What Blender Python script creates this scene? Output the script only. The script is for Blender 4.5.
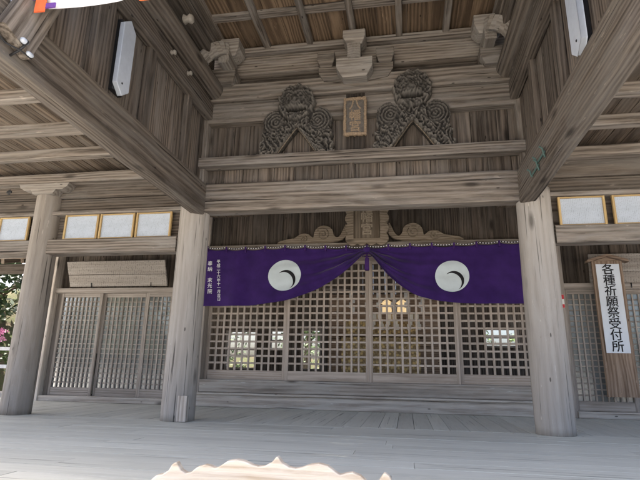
import bpy, bmesh, math, random
import numpy as np
from mathutils import Vector, Matrix, noise as mnoise

random.seed(7)
S = bpy.context.scene
COL = S.collection
for o in list(bpy.data.objects):
    bpy.data.objects.remove(o)

# ------------------------------------------------------------------ camera
cam_d = bpy.data.cameras.new('camera')
cam = bpy.data.objects.new('camera', cam_d); COL.objects.link(cam)
cam_d.sensor_width = 36.0; cam_d.lens = 36.0 * 492.28 / 640.0
cam_d.clip_start = 0.05; cam_d.clip_end = 2000
_yaw, _pitch, _roll = 0.1725, 0.2598, 0.0192
_f = Vector((-math.sin(_yaw) * math.cos(_pitch), math.cos(_yaw) * math.cos(_pitch), math.sin(_pitch)))
_r0 = Vector((math.cos(_yaw), math.sin(_yaw), 0)); _u0 = _r0.cross(_f)
_r = _r0 * math.cos(_roll) + _u0 * math.sin(_roll)
_u = _u0 * math.cos(_roll) - _r0 * math.sin(_roll)
_m = Matrix((_r, _u, -_f)).transposed().to_4x4()
_m.translation = Vector((0.5035, -5.0252, 0.5153))
cam.matrix_world = _m
S.camera = cam

# ------------------------------------------------------------------ sky, sun, exposure
SUN_ELEV, SUN_AZ = math.radians(60), math.radians(-78)      # sun stands high to the left of the hall
W = bpy.data.worlds.new('World'); S.world = W; W.use_nodes = True
wn = W.node_tree.nodes; wl = W.node_tree.links
sky = wn.new('ShaderNodeTexSky'); sky.sky_type = 'NISHITA'; sky.sun_disc = False
sky.sun_elevation = SUN_ELEV; sky.sun_rotation = SUN_AZ
sky.air_density = 0.75; sky.dust_density = 6.0; sky.ozone_density = 0.6
bg = wn['Background']; bg.inputs['Strength'].default_value = 0.12
wl.new(sky.outputs[0], bg.inputs['Color'])
sun_d = bpy.data.lights.new('sun', 'SUN'); sun_d.energy = 5.0; sun_d.angle = math.radians(0.6)
sun_d.color = (1.0, 0.95, 0.88)
sun = bpy.data.objects.new('sun', sun_d); COL.objects.link(sun)
_sd = Vector((math.sin(SUN_AZ) * math.cos(SUN_ELEV), math.cos(SUN_AZ) * math.cos(SUN_ELEV), math.sin(SUN_ELEV)))
sun.rotation_euler = _sd.to_track_quat('Z', 'Y').to_euler(); sun.location = (-12, 3, 20)
vs = S.view_settings
vs.view_transform = 'Standard'; vs.look = 'None'; vs.gamma = 1.0; vs.use_curve_mapping = False
vs.exposure = 2.65
S.render.engine = 'CYCLES'
S.cycles.use_denoising = True
S.cycles.max_bounces = 8; S.cycles.diffuse_bounces = 5; S.cycles.glossy_bounces = 3
S.cycles.transparent_max_bounces = 12
S.cycles.sample_clamp_indirect = 6.0

# ------------------------------------------------------------------ materials
class N:
    """small node-tree writer"""
    def __init__(s, name):
        s.m = bpy.data.materials.new(name); s.m.use_nodes = True
        s.t = s.m.node_tree; s.b = s.t.nodes['Principled BSDF']
    def n(s, typ, **kw):
        x = s.t.nodes.new(typ)
        for k, v in kw.items(): setattr(x, k, v)
        return x
    def l(s, a, b): s.t.links.new(a, b)
    def put(s, sock, v):
        if hasattr(v, 'is_linked') or hasattr(v, 'links'): s.l(v, sock)
        else: sock.default_value = v
    def math(s, op, a, b=0.0, c=0.0):
        x = s.n('ShaderNodeMath', operation=op)
        s.put(x.inputs[0], a); s.put(x.inputs[1], b); s.put(x.inputs[2], c)
        return x.outputs[0]
    def vmul(s, v, k):
        x = s.n('ShaderNodeVectorMath', operation='MULTIPLY'); s.l(v, x.inputs[0]); x.inputs[1].default_value = k
        return x.outputs[0]
    def noise(s, v, sc=1.0, det=4.0, ro=0.55, dist=0.0):
        x = s.n('ShaderNodeTexNoise'); s.l(v, x.inputs['Vector'])
        x.inputs['Scale'].default_value = sc; x.inputs['Detail'].default_value = det
        x.inputs['Roughness'].default_value = ro; x.inputs['Distortion'].default_value = dist
        return x.outputs['Fac']
    def rng(s, v, a, b, c=0.0, d=1.0):
        x = s.n('ShaderNodeMapRange'); s.l(v, x.inputs[0])
        for i, q in enumerate((a, b, c, d)): x.inputs[i + 1].default_value = q
        return x.outputs[0]
    def mix(s, fac, a, b, mode='MIX'):
        x = s.n('ShaderNodeMix', data_type='RGBA', blend_type=mode)
        s.put(x.inputs[0], fac)
        for i, c in ((6, a), (7, b)):
            if isinstance(c, tuple): x.inputs[i].default_value = (c[0], c[1], c[2], 1)
            else: s.l(c, x.inputs[i])
        return x.outputs[2]
    def bump(s, h, st=0.5, d=0.004):
        x = s.n('ShaderNodeBump'); s.l(h, x.inputs['Height'])
        x.inputs['Strength'].default_value = st; x.inputs['Distance'].default_value = d
        s.l(x.outputs[0], s.b.inputs['Normal'])
    def fin(s, col, rough=0.8, spec=0.3):
        s.put(s.b.inputs['Base Color'], col if not isinstance(col, tuple) else (*col, 1))
        s.put(s.b.inputs['Roughness'], rough)
        s.b.inputs['Specular IOR Level'].default_value = spec
        return s.m

def wood(name, ca, cb, gray=None, crack=0.6, ring=0.35, rough=0.85, spec=0.2, bump=0.85, knots=True, fib=1.0, dkamt=0.45, soft=0.0, sat=0.76, fleck=0.55):  # two-tone grain with cracks, knots, flecks and nail holes
    def ds(c):
        m_ = 0.3 * c[0] + 0.6 * c[1] + 0.1 * c[2]; return tuple(m_ + (q - m_) * sat for q in c)
    ca, cb = ds(ca), ds(cb); gray = ds(gray) if gray else None
    k = N(name)
    g = k.n('ShaderNodeAttribute', attribute_name='g').outputs['Vector']
    tone = k.n('ShaderNodeAttribute', attribute_name='tone').outputs['Fac']
    n1 = k.noise(k.vmul(g, (0.75, 26, 26)), 1, 8, 0.72, 0.12)
    n2 = k.noise(k.vmul(g, (3.5, 85, 85)), 1, 4, 0.65)
    wob = k.noise(k.vmul(g, (0.9, 3.0, 3.0)), 1, 3, 0.5)
    sp = k.n('ShaderNodeSeparateXYZ'); k.l(g, sp.inputs[0])
    yy = k.math('MULTIPLY_ADD', wob, 0.10, sp.outputs[1])
    zz = k.math('MULTIPLY_ADD', wob, -0.06, sp.outputs[2])
    rad = k.math('SQRT', k.math('ADD', k.math('MULTIPLY', yy, yy), k.math('MULTIPLY', zz, zz)))
    rg = k.math('MULTIPLY_ADD', k.math('SINE', k.math('MULTIPLY', rad, 190.0)), 0.5, 0.5)
    f = k.math('ADD', k.math('MULTIPLY', n1, 0.62), k.math('MULTIPLY', n2, 0.38))
    f = k.math('ADD', f, k.math('MULTIPLY', k.math('SUBTRACT', rg, 0.5), ring * 0.45))
    f = k.rng(f, 0.37 - soft, 0.63 + soft)
    col = k.mix(f, ca, cb)
    bl = k.noise(k.vmul(g, (1.1, 7, 7)), 1, 6, 0.65, 0.6)
    if gray: col = k.mix(k.math('MULTIPLY', k.rng(bl, 0.45, 0.68), 0.75), col, gray)
    dk = k.noise(k.vmul(g, (0.5, 5.0, 5.0)), 1.7, 4, 0.55)
    col = k.mix(k.rng(dk, 0.55, 0.75, 0.0, dkamt), col, tuple(c * 0.45 for c in ca))
    ck = k.noise(k.vmul(g, (0.8, 42, 42)), 1, 3, 0.5, 0.2)
    cr = k.rng(ck, 0.70 - 0.06 * crack, 0.735 - 0.05 * crack)
    h = k.math('ADD', k.math('MULTIPLY', n1, 0.6), k.math('MULTIPLY', n2, 0.5 * fib))
    h = k.math('SUBTRACT', h, k.math('MULTIPLY', cr, 1.5))
    col = k.mix(k.math('MULTIPLY', cr, 0.8), col, tuple(c * 0.18 for c in ca))
    if knots:
        vo = k.n('ShaderNodeTexVoronoi'); k.l(k.vmul(g, (1.3, 4.2, 4.2)), vo.inputs['Vector']); vo.inputs['Scale'].default_value = 1
        kn = k.rng(vo.outputs['Distance'], 0.05, 0.15, 1, 0)
        col = k.mix(k.math('MULTIPLY', kn, 0.75), col, tuple(c * 0.3 for c in ca))
    fk = k.noise(k.vmul(g, (7, 38, 38)), 1, 3, 0.6)
    fm = k.math('MULTIPLY', k.rng(fk, 0.66, 0.72), k.rng(bl, 0.45, 0.6))
    col = k.mix(k.math('MULTIPLY', fm, fleck), col, tuple(min(0.75, c * 1.9) for c in cb))
    nv = k.n('ShaderNodeTexVoronoi'); k.l(k.vmul(g, (3.1, 9.0, 9.0)), nv.inputs['Vector']); nv.inputs['Scale'].default_value = 1
    col = k.mix(k.math('MULTIPLY', k.rng(nv.outputs['Distance'], 0.05, 0.075, 1, 0), 0.8 if knots else 0.0), col, tuple(c * 0.15 for c in ca))
    tv = k.n('ShaderNodeCombineXYZ')
    for i in range(3): k.l(tone, tv.inputs[i])
    col = k.mix(1.0, col, tv.outputs[0], 'MULTIPLY')
    k.bump(h, bump, 0.005)
    return k.fin(col, k.rng(n1, 0.3, 0.7, rough - 0.08, min(1, rough + 0.1)), spec)

def plain(name, col, rough=0.6, spec=0.3, var=0.12, sc=18.0, metal=0.0, bump=0.0):
    k = N(name)
    tc = k.n('ShaderNodeTexCoord').outputs['Object']
    n = k.noise(tc, sc, 5, 0.6)
    c = k.mix(k.rng(n, 0.3, 0.7), tuple(x * (1 - var) for x in col), tuple(min(1, x * (1 + var)) for x in col))
    if bump: k.bump(n, bump, 0.004)
    k.b.inputs['Metallic'].default_value = metal
    return k.fin(c, rough, spec)

M = {}
M['beam'] = wood('weathered_beam', (0.085, 0.064, 0.047), (0.275, 0.226, 0.178), gray=(0.28, 0.257, 0.23))
M['beam_dark'] = wood('dark_beam', (0.055, 0.041, 0.030), (0.18, 0.142, 0.108), gray=(0.17, 0.15, 0.13))
M['pillar'] = wood('pale_log', (0.26, 0.225, 0.188), (0.405, 0.362, 0.315), gray=(0.40, 0.37, 0.335), crack=1.2, ring=0.28, dkamt=0.12, bump=0.45, fib=0.7, soft=0.09)
M['pillar_dark'] = wood('grey_log', (0.21, 0.175, 0.14), (0.345, 0.295, 0.245), gray=(0.34, 0.31, 0.28), crack=1.2, ring=0.28, dkamt=0.2, bump=0.45, fib=0.7, soft=0.09)
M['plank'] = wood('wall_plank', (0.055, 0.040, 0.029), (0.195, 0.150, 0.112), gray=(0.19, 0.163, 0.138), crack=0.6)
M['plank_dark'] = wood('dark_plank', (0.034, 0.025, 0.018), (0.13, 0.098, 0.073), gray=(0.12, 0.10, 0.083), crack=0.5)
M['soffit'] = wood('soffit_board', (0.062, 0.043, 0.030), (0.19, 0.143, 0.103), gray=(0.18, 0.153, 0.125), sat=0.95)
M['ceiling'] = wood('ceiling_board', (0.10, 0.066, 0.040), (0.215, 0.148, 0.092), crack=0.2, ring=0.55, sat=0.95)
M['door'] = wood('door_wood', (0.34, 0.268, 0.208), (0.52, 0.43, 0.352), crack=0.25, ring=0.3, knots=False, bump=0.3)
M['door_grey'] = wood('grey_door_wood', (0.235, 0.195, 0.162), (0.42, 0.365, 0.315), crack=0.25, ring=0.3, knots=False, bump=0.3)
M['step'] = wood('step_wood', (0.27, 0.22, 0.175), (0.50, 0.435, 0.365), gray=(0.50, 0.47, 0.42), crack=0.45)
M['floor'] = wood('floor_board', (0.53, 0.535, 0.455), (0.66, 0.665, 0.57), gray=(0.67, 0.675, 0.585), crack=0.85, ring=0.1, rough=0.5, spec=0.4, bump=0.15, knots=False, dkamt=0.12)
M['sign'] = wood('sign_board', (0.28, 0.225, 0.18), (0.46, 0.40, 0.345), gray=(0.44, 0.41, 0.385), crack=0.25)
M['sign_brown'] = wood('signpost_wood', (0.17, 0.115, 0.08), (0.33, 0.25, 0.19), crack=0.3, sat=1.0)
M['crest'] = wood('pale_new_wood', (0.50, 0.39, 0.27), (0.72, 0.62, 0.48), gray=(0.74, 0.69, 0.62), crack=0.0, ring=0.5, rough=0.55, sat=1.0)
M['frame'] = wood('yellow_frame', (0.36, 0.245, 0.11), (0.54, 0.39, 0.19), crack=0.0, knots=False, rough=0.5, sat=1.0)
M['cloud'] = wood('carved_wood', (0.15, 0.112, 0.074), (0.29, 0.232, 0.168), crack=0.2, sat=0.85)
M['pale_block'] = wood('pale_block', (0.17, 0.14, 0.112), (0.32, 0.28, 0.235), gray=(0.31, 0.29, 0.262), crack=0.3)
M['lamp'] = plain('lamp_enamel', (0.47, 0.51, 0.57), 0.4, 0.5, 0.06)
M['sign_paper'] = plain('sign_paper', (0.68, 0.73, 0.80), 0.8, 0.2, 0.04, 6)
M['black'] = plain('black_metal_and_shade', (0.02, 0.02, 0.022), 0.5, 0.4)
M['gold'] = plain('old_gilding', (0.27, 0.195, 0.125), 0.65, 0.4, 0.35, 60)
M['letter'] = plain('carved_letter', (0.30, 0.25, 0.19), 0.8, 0.2, 0.2, 40)
M['plaque'] = plain('plaque_panel', (0.12, 0.105, 0.09), 0.75, 0.3, 0.3, 30)
M['ink'] = plain('black_ink', (0.015, 0.015, 0.018), 0.7, 0.2)
M['white'] = plain('white_dye', (0.62, 0.70, 0.74), 0.9, 0.1, 0.05, 9)
M['cloth_white'] = plain('white_cotton', (0.80, 0.81, 0.84), 0.95, 0.1, 0.04, 12)
M['orange'] = plain('orange_cloth', (0.80, 0.16, 0.06), 0.9, 0.1)
M['violet'] = plain('violet_cloth', (0.16, 0.07, 0.30), 0.9, 0.1)
M['purple_cord'] = plain('purple_cord', (0.06, 0.025, 0.13), 0.9, 0.1)
M['porcelain'] = plain('porcelain', (0.27, 0.245, 0.21), 0.5, 0.4, 0.3)
M['green_metal'] = plain('green_hook', (0.075, 0.13, 0.115), 0.6, 0.4)
M['wire'] = plain('wire', (0.06, 0.05, 0.045), 0.6)
M['red'] = plain('red_print', (0.55, 0.04, 0.05), 0.6)
M['brass'] = plain('brass', (0.62, 0.42, 0.14), 0.35, 0.5, 0.35, 25, metal=0.6)
M['lit'] = plain('added_glow_lantern', (0.7, 0.55, 0.3), 0.5); M['lit'].node_tree.nodes['Principled BSDF'].inputs['Emission Color'].default_value = (1, 0.72, 0.38, 1); M['lit'].node_tree.nodes['Principled BSDF'].inputs['Emission Strength'].default_value = 0.12  # lantern glow added to brighten the altar and hall
M['shide'] = plain('white_paper', (0.82, 0.82, 0.80), 0.9, 0.1, 0.03)
M['rail_white'] = plain('white_rail', (0.80, 0.80, 0.80), 0.6)
M['stone'] = plain('stone', (0.33, 0.32, 0.30), 0.85, 0.2, 0.25, 12, bump=0.5)
M['plaster'] = plain('plaster', (0.62, 0.60, 0.56), 0.9)
M['tile'] = plain('roof_tile', (0.10, 0.10, 0.105), 0.6, 0.3, 0.3, 6)
M['bark'] = plain('bark', (0.07, 0.055, 0.04), 0.95, 0.1, 0.4, 15, bump=0.6)

def leafmat(name, a, b):
    k = N(name)
    tone = k.n('ShaderNodeAttribute', attribute_name='tone').outputs['Fac']
    return k.fin(k.mix(tone, a, b), 0.6, 0.3)
M['leaf'] = leafmat('leaf', (0.022, 0.045, 0.014), (0.085, 0.13, 0.035))
M['leaf_dark'] = leafmat('dark_leaf', (0.012, 0.026, 0.012), (0.045, 0.075, 0.025))
M['petal'] = leafmat('pink_petal', (0.50, 0.12, 0.30), (0.75, 0.36, 0.54))

# purple curtain cloth with a fine weave
k = N('purple_cloth'); tc = k.n('ShaderNodeTexCoord').outputs['Object']
nz = k.noise(tc, 5, 5, 0.6); wv = k.noise(k.vmul(tc, (240, 240, 240)), 1, 2)
k.b.inputs['Sheen Weight'].default_value = 0.15
k.bump(k.math('ADD', k.math('MULTIPLY', wv, 0.25), nz), 0.25, 0.006)
M['purple'] = k.fin(k.mix(k.rng(nz, 0.3, 0.7), (0.026, 0.008, 0.085), (0.046, 0.015, 0.135)), 0.85, 0.2)

# carved lion struts: dark wood, ridge highlights and hollow shade painted per vertex
k = N('relief_shaded_wood'); tc = k.n('ShaderNodeTexCoord').outputs['Object']
tone = k.n('ShaderNodeAttribute', attribute_name='tone').outputs['Fac']
nz = k.noise(tc, 26, 6, 0.65)
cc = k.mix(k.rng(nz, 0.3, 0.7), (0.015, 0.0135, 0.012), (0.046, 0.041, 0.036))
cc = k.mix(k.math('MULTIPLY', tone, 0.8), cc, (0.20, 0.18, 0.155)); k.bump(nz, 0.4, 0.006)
M['relief_shade'] = k.fin(cc, 0.75, 0.3)

# ruled writing too small to read: broken columns of brush marks on paper / board
def written(name, base, ink, cw, ch, amt, edge=0.0):
    k = N(name); tc = k.n('ShaderNodeTexCoord').outputs['Object']
    sp = k.n('ShaderNodeSeparateXYZ'); k.l(tc, sp.inputs[0])
    cx = k.math('FRACT', k.math('DIVIDE', sp.outputs[0], cw))
    colm = k.math('MULTIPLY', k.rng(cx, 0.18, 0.26), k.rng(cx, 0.74, 0.82, 1, 0))
    st = k.noise(k.vmul(tc, (1 / cw * 1.7, 1, 1 / ch)), 1, 2, 0.7)
    big = k.noise(k.vmul(tc, (1 / cw * 0.35, 1, 1.3 / (ch * 6))), 1, 2, 0.5)
    msk = k.math('MULTIPLY', k.math('MULTIPLY', colm, k.rng(st, 0.48, 0.58)), k.rng(big, 0.38, 0.5, 0.25, 1))
    n = k.noise(k.vmul(tc, (3, 3, 9)), 1, 5, 0.6)
    b = k.mix(k.rng(n, 0.3, 0.7), tuple(x * 0.9 for x in base), tuple(min(1, x * 1.06) for x in base))
    return k, msk, b, ink, amt
kk, msk, b, ink, amt = written('written_paper', (0.46, 0.51, 0.58), 0, 0.017, 0.012, 0.5)
M['paper'] = kk.fin(kk.mix(kk.math('MULTIPLY', msk, 0.35), b, (0.13, 0.14, 0.17)), 0.85, 0.15)
# old notice boards: same, on greyed wood
def written_board(name):
    k, msk, b, ink, amt = written(name, (0.38, 0.335, 0.29), 0, 0.032, 0.02, 0.5)
    g = k.n('ShaderNodeAttribute', attribute_name='g').outputs['Vector']
    n1 = k.noise(k.vmul(g, (0.8, 22, 22)), 1, 6, 0.6)
    c = k.mix(k.rng(n1, 0.3, 0.7), (0.23, 0.20, 0.175), (0.38, 0.35, 0.315))
    k.bump(n1, 0.4, 0.004)
    return k.fin(k.mix(k.math('MULTIPLY', msk, 0.5), c, (0.07, 0.06, 0.055)), 0.85, 0.2)
M['board_text'] = written_board('written_board')
# glass: clear pane with fresnel mirror
k = N('pane_glass'); t = k.t
tr = k.n('ShaderNodeBsdfTransparent'); gl = k.n('ShaderNodeBsdfGlossy'); gl.inputs['Roughness'].default_value = 0.03
gl.inputs['Color'].default_value = (0.9, 0.95, 1, 1); tr.inputs['Color'].default_value = (0.93, 0.95, 0.95, 1)
tcg = k.n('ShaderNodeTexCoord').outputs['Object']
wob = k.n('ShaderNodeBump'); k.l(k.noise(tcg, 3.5, 2), wob.inputs['Height']); wob.inputs['Strength'].default_value = 0.25; wob.inputs['Distance'].default_value = 0.02
k.l(wob.outputs[0], gl.inputs['Normal'])
fr = k.n('ShaderNodeFresnel'); fr.inputs['IOR'].default_value = 1.7
mx = k.n('ShaderNodeMixShader'); k.l(k.math('MULTIPLY', fr.outputs[0], 1.5), mx.inputs[0]); k.l(tr.outputs[0], mx.inputs[1]); k.l(gl.outputs[0], mx.inputs[2])
k.l(mx.outputs[0], t.nodes['Material Output'].inputs['Surface']); M['glass'] = k.m
k = N('frosted_glass'); t = k.t
df = k.n('ShaderNodeBsdfDiffuse'); df.inputs['Color'].default_value = (0.30, 0.32, 0.32, 1)
tr = k.n('ShaderNodeBsdfTransparent'); tr.inputs['Color'].default_value = (0.6, 0.63, 0.63, 1)
gl = k.n('ShaderNodeBsdfGlossy'); gl.inputs['Roughness'].default_value = 0.12
m1 = k.n('ShaderNodeMixShader'); m1.inputs[0].default_value = 0.55; k.l(tr.outputs[0], m1.inputs[1]); k.l(df.outputs[0], m1.inputs[2])
fr = k.n('ShaderNodeFresnel'); fr.inputs['IOR'].default_value = 1.6
m2 = k.n('ShaderNodeMixShader'); k.l(k.math('MULTIPLY', fr.outputs[0], 1.2), m2.inputs[0]); k.l(m1.outputs[0], m2.inputs[1]); k.l(gl.outputs[0], m2.inputs[2])
k.l(m2.outputs[0], t.nodes['Material Output'].inputs['Surface']); M['frosted'] = k.m
# ground, gold brocade
k = N('pale_gravel'); tc = k.n('ShaderNodeTexCoord').outputs['Object']
n = k.noise(tc, 1.2, 8, 0.65); v = k.n('ShaderNodeTexVoronoi'); k.l(tc, v.inputs['Vector']); v.inputs['Scale'].default_value = 45
cg = k.mix(k.rng(n, 0.3, 0.7), (0.30, 0.28, 0.25), (0.42, 0.40, 0.36)); cg = k.mix(k.rng(v.outputs['Distance'], 0, 0.6, 0, 0.4), cg, (0.25, 0.24, 0.22))
k.bump(v.outputs['Distance'], 0.6, 0.02); M['gravel'] = k.fin(cg, 0.9, 0.2)
k = N('hillside_soil'); tc = k.n('ShaderNodeTexCoord').outputs['Object']
n = k.noise(tc, 2.2, 8, 0.7)
c = k.mix(k.rng(n, 0.35, 0.65), (0.075, 0.055, 0.036), (0.05, 0.065, 0.024)); k.bump(n, 0.8, 0.1); M['bank'] = k.fin(c, 0.95, 0.1)
k = N('gold_brocade'); tc = k.n('ShaderNodeTexCoord').outputs['Object']
v = k.n('ShaderNodeTexVoronoi'); k.l(tc, v.inputs['Vector']); v.inputs['Scale'].default_value = 16
n = k.noise(tc, 30, 4, 0.6)
c = k.mix(k.rng(v.outputs['Distance'], 0.25, 0.5), (0.80, 0.60, 0.24), (0.30, 0.20, 0.08)); c = k.mix(k.rng(n, 0.5, 0.65, 0, 0.6), c, (0.75, 0.66, 0.42))
M['brocade'] = k.fin(c, 0.45, 0.5)

# ------------------------------------------------------------------ mesh builder
class MB:
    def __init__(s): s.v, s.f, s.g, s.t, s.sm = [], [], [], [], []
    def add(s, vs, fs, gs=None, tone=1.0, smooth=False):
        b = len(s.v); s.v += [tuple(q) for q in vs]
        r = (random.random() * 60, 0, 0)
        if gs is None: gs = vs
        s.g += [tuple(q) for q in gs]
        s.t += list(tone) if hasattr(tone, '__len__') else [tone] * len(vs)
        s.f += [tuple(i + b for i in q) for q in fs]; s.sm += [smooth] * len(fs)
        return s
    def beam(s, p0, p1, w, h, up=(0, 0, 1), ch=0.008, seg=1, jit=0.0, tone=None, w1=None, h1=None, cross=False):
        """bar from p0 to p1, w across, h along `up`, chamfered; w1/h1: size at p1"""
        p0, p1 = Vector(p0), Vector(p1); ax = (p1 - p0); L = ax.length; ax.normalize()
        up = Vector(up); up = (up - ax * up.dot(ax)).normalized(); sd = ax.cross(up)
        ch = min(ch, w * 0.3, h * 0.3)
        if tone is None: tone = random.uniform(0.82, 1.14)
        go = (random.random() * 40, random.uniform(-0.12, 0.12), random.uniform(0.02, 0.3))
        ph = random.random() * 50
        vs, gs, fs = [], [], []
        for i in range(seg + 1):
            t = i / seg; c = p0 + ax * (L * t)
            W_ = w + ((w1 if w1 is not None else w) - w) * t; H_ = h + ((h1 if h1 is not None else h) - h) * t
            a, b = W_ / 2, H_ / 2
            ring = [(-a + ch, -b), (a - ch, -b), (a, -b + ch), (a, b - ch), (a - ch, b), (-a + ch, b), (-a, b - ch), (-a, -b + ch)]
            for j, (x, y) in enumerate(ring):
                jx = jy = 0
                if jit:
                    jx = mnoise.noise((t * L * 1.7 + ph, j * 0.35, 0)) * jit; jy = mnoise.noise((t * L * 1.7 + ph, j * 0.35, 9)) * jit
                vs.append(c + sd * (x + jx) + up * (y + jy)); gs.append((x + go[0], L * t + go[1], y + go[2]) if cross else (L * t + go[0], x + go[1], y + go[2]))
        for i in range(seg):
            for j in range(8):
                a = i * 8 + j; b = i * 8 + (j + 1) % 8
                fs.append((a, b, b + 8, a + 8))
        fs.append(tuple(range(7, -1, -1))); fs.append(tuple(seg * 8 + j for j in range(8)))
        return s.add(vs, fs, gs, tone)
    def box(s, x0, x1, y0, y1, z0, z1, ax='x', ch=0.006, seg=1, jit=0.0, tone=None):
        cx, cy, cz = (x0 + x1) / 2, (y0 + y1) / 2, (z0 + z1) / 2
        if ax == 'x': return s.beam((x0, cy, cz), (x1, cy, cz), abs(y1 - y0), abs(z1 - z0), (0, 0, 1), ch, seg, jit, tone)
        if ax == 'y': return s.beam((cx, y0, cz), (cx, y1, cz), abs(x1 - x0), abs(z1 - z0), (0, 0, 1), ch, seg, jit, tone)
        return s.beam((cx, cy, z0), (cx, cy, z1), abs(x1 - x0), abs(y1 - y0), (0, 1, 0), ch, seg, jit, tone)
    def log(s, p0, p1, r0, r1, n=40, seg=24, bump=0.006, tone=1.0, smooth=True):
        p0, p1 = Vector(p0), Vector(p1); ax = p1 - p0; L = ax.length; ax.normalize()
        u = ax.orthogonal().normalized(); w = ax.cross(u); ph = random.random() * 40
        vs, gs, fs = [], [], []
        for i in range(seg + 1):
            t = i / seg; r = r0 + (r1 - r0) * t
            for j in range(n):
                a = 2 * math.pi * j / n
                rr = r + (mnoise.noise((math.cos(a) * 1.6, math.sin(a) * 1.6, t * L * 0.8 + ph)) * 1.6 + mnoise.noise((math.cos(a) * 6, math.sin(a) * 6, t * L * 0.5 + ph)) * 0.22) * bump
                vs.append(p0 + ax * (L * t) + u * (math.cos(a) * rr) + w * (math.sin(a) * rr))
                gs.append((L * t + ph, math.cos(a) * r + 0.03, math.sin(a) * r - 0.02))
        for i in range(seg):
            for j in range(n):
                a = i * n + j; b = i * n + (j + 1) % n; fs.append((a, b, b + n, a + n))
        s.add(vs, fs, gs, tone, smooth)
        base = len(s.v) - len(vs)
        s.f.append(tuple(base + j for j in range(n - 1, -1, -1))); s.sm.append(False)
        s.f.append(tuple(base + seg * n + j for j in range(n))); s.sm.append(False)
        return s
    def tube(s, pts, r, n=8, tone=1.0):
        pts = [Vector(p) for p in pts]; vs, fs = [], []
        for i, p in enumerate(pts):
            d = (pts[min(i + 1, len(pts) - 1)] - pts[max(i - 1, 0)]).normalized()
            u = d.orthogonal().normalized() if abs(d.z) < 0.95 else Vector((1, 0, 0)); 
            u = (u - d * u.dot(d)).normalized(); w = d.cross(u)
            rr = r[i] if hasattr(r, '__len__') else r
            for j in range(n):
                a = 2 * math.pi * j / n; vs.append(p + u * math.cos(a) * rr + w * math.sin(a) * rr)
        for i in range(len(pts) - 1):
            for j in range(n):
                a = i * n + j; b = i * n + (j + 1) % n; fs.append((a, b, b + n, a + n))
        fs.append(tuple(range(n - 1, -1, -1))); fs.append(tuple((len(pts) - 1) * n + j for j in range(n)))
        return s.add(vs, fs, None, tone, True)
    def prism(s, poly, o, ex, ey, d, tone=1.0, swap=False):
        """polygon (u,v) in the plane o + u*ex + v*ey pushed through by vector d"""
        o, ex, ey, d = Vector(o), Vector(ex), Vector(ey), Vector(d); n = len(poly)
        area = sum(poly[i][0] * poly[(i + 1) % n][1] - poly[(i + 1) % n][0] * poly[i][1] for i in range(n))
        if (area > 0) == (ex.cross(ey).dot(d) > 0): poly = poly[::-1]
        vs = [o + ex * u + ey * v for u, v in poly] + [o + ex * u + ey * v + d for u, v in poly]
        ph = random.random() * 30
        gs = [(u + ph, v, 0) for u, v in poly] + [(u + ph, v, d.length) for u, v in poly]
        if swap: gs = [(b, a, c) for a, b, c in gs]
        fs = [tuple(range(n)), tuple(range(2 * n - 1, n - 1, -1))] + [((i + 1) % n, i, i + n, (i + 1) % n + n) for i in range(n)]
        return s.add(vs, fs, gs, tone)
    def lathe(s, prof, c, n=20, axis='z', tone=1.0):
        c = Vector(c); vs, fs = [], []
        for r, h in prof:
            for j in range(n):
                a = 2 * math.pi * j / n; x, y = math.cos(a) * r, math.sin(a) * r
                vs.append(c + (Vector((x, y, h)) if axis == 'z' else Vector((h, x, y)) if axis == 'x' else Vector((x, h, y))))
        for i in range(len(prof) - 1):
            for j in range(n):
                a = i * n + j; b = i * n + (j + 1) % n; fs.append((a, b, b + n, a + n))
        fs.append(tuple(range(n - 1, -1, -1))); fs.append(tuple((len(prof) - 1) * n + j for j in range(n)))
        return s.add(vs, fs, None, tone, True)
    def build(s, name, mat, parent=None, bevel=0.0):
        me = bpy.data.meshes.new(name)
        off = Vector((0, 0, 0)); p = parent
        while p is not None: off += p.location; p = p.parent
        me.from_pydata([tuple(Vector(q) - off) for q in s.v], [], s.f)
        a = me.attributes.new('g', 'FLOAT_VECTOR', 'POINT'); a.data.foreach_set('vector', np.array(s.g, np.float32).ravel())
        a = me.attributes.new('tone', 'FLOAT', 'POINT'); a.data.foreach_set('value', np.array(s.t, np.float32))
        me.polygons.foreach_set('use_smooth', s.sm)
        me.materials.append(mat); me.update()
        o = bpy.data.objects.new(name, me); COL.objects.link(o); o.parent = parent
        if bevel:
            b = o.modifiers.new('bevel', 'BEVEL'); b.width = bevel; b.segments = 2; b.limit_method = 'ANGLE'
        return o

def thing(name, label, cat, loc=(0, 0, 0), group=None):
    o = bpy.data.objects.new(name, None); o.empty_display_size = 0.1; COL.objects.link(o); o.location = loc
    return tag(o, label, cat, group)
def tag(o, label, cat, group=None):
    o['label'] = label; o['category'] = cat
    if group: o['group'] = group
    return o
def struct(o, kind='structure'): o['kind'] = kind; return o

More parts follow.
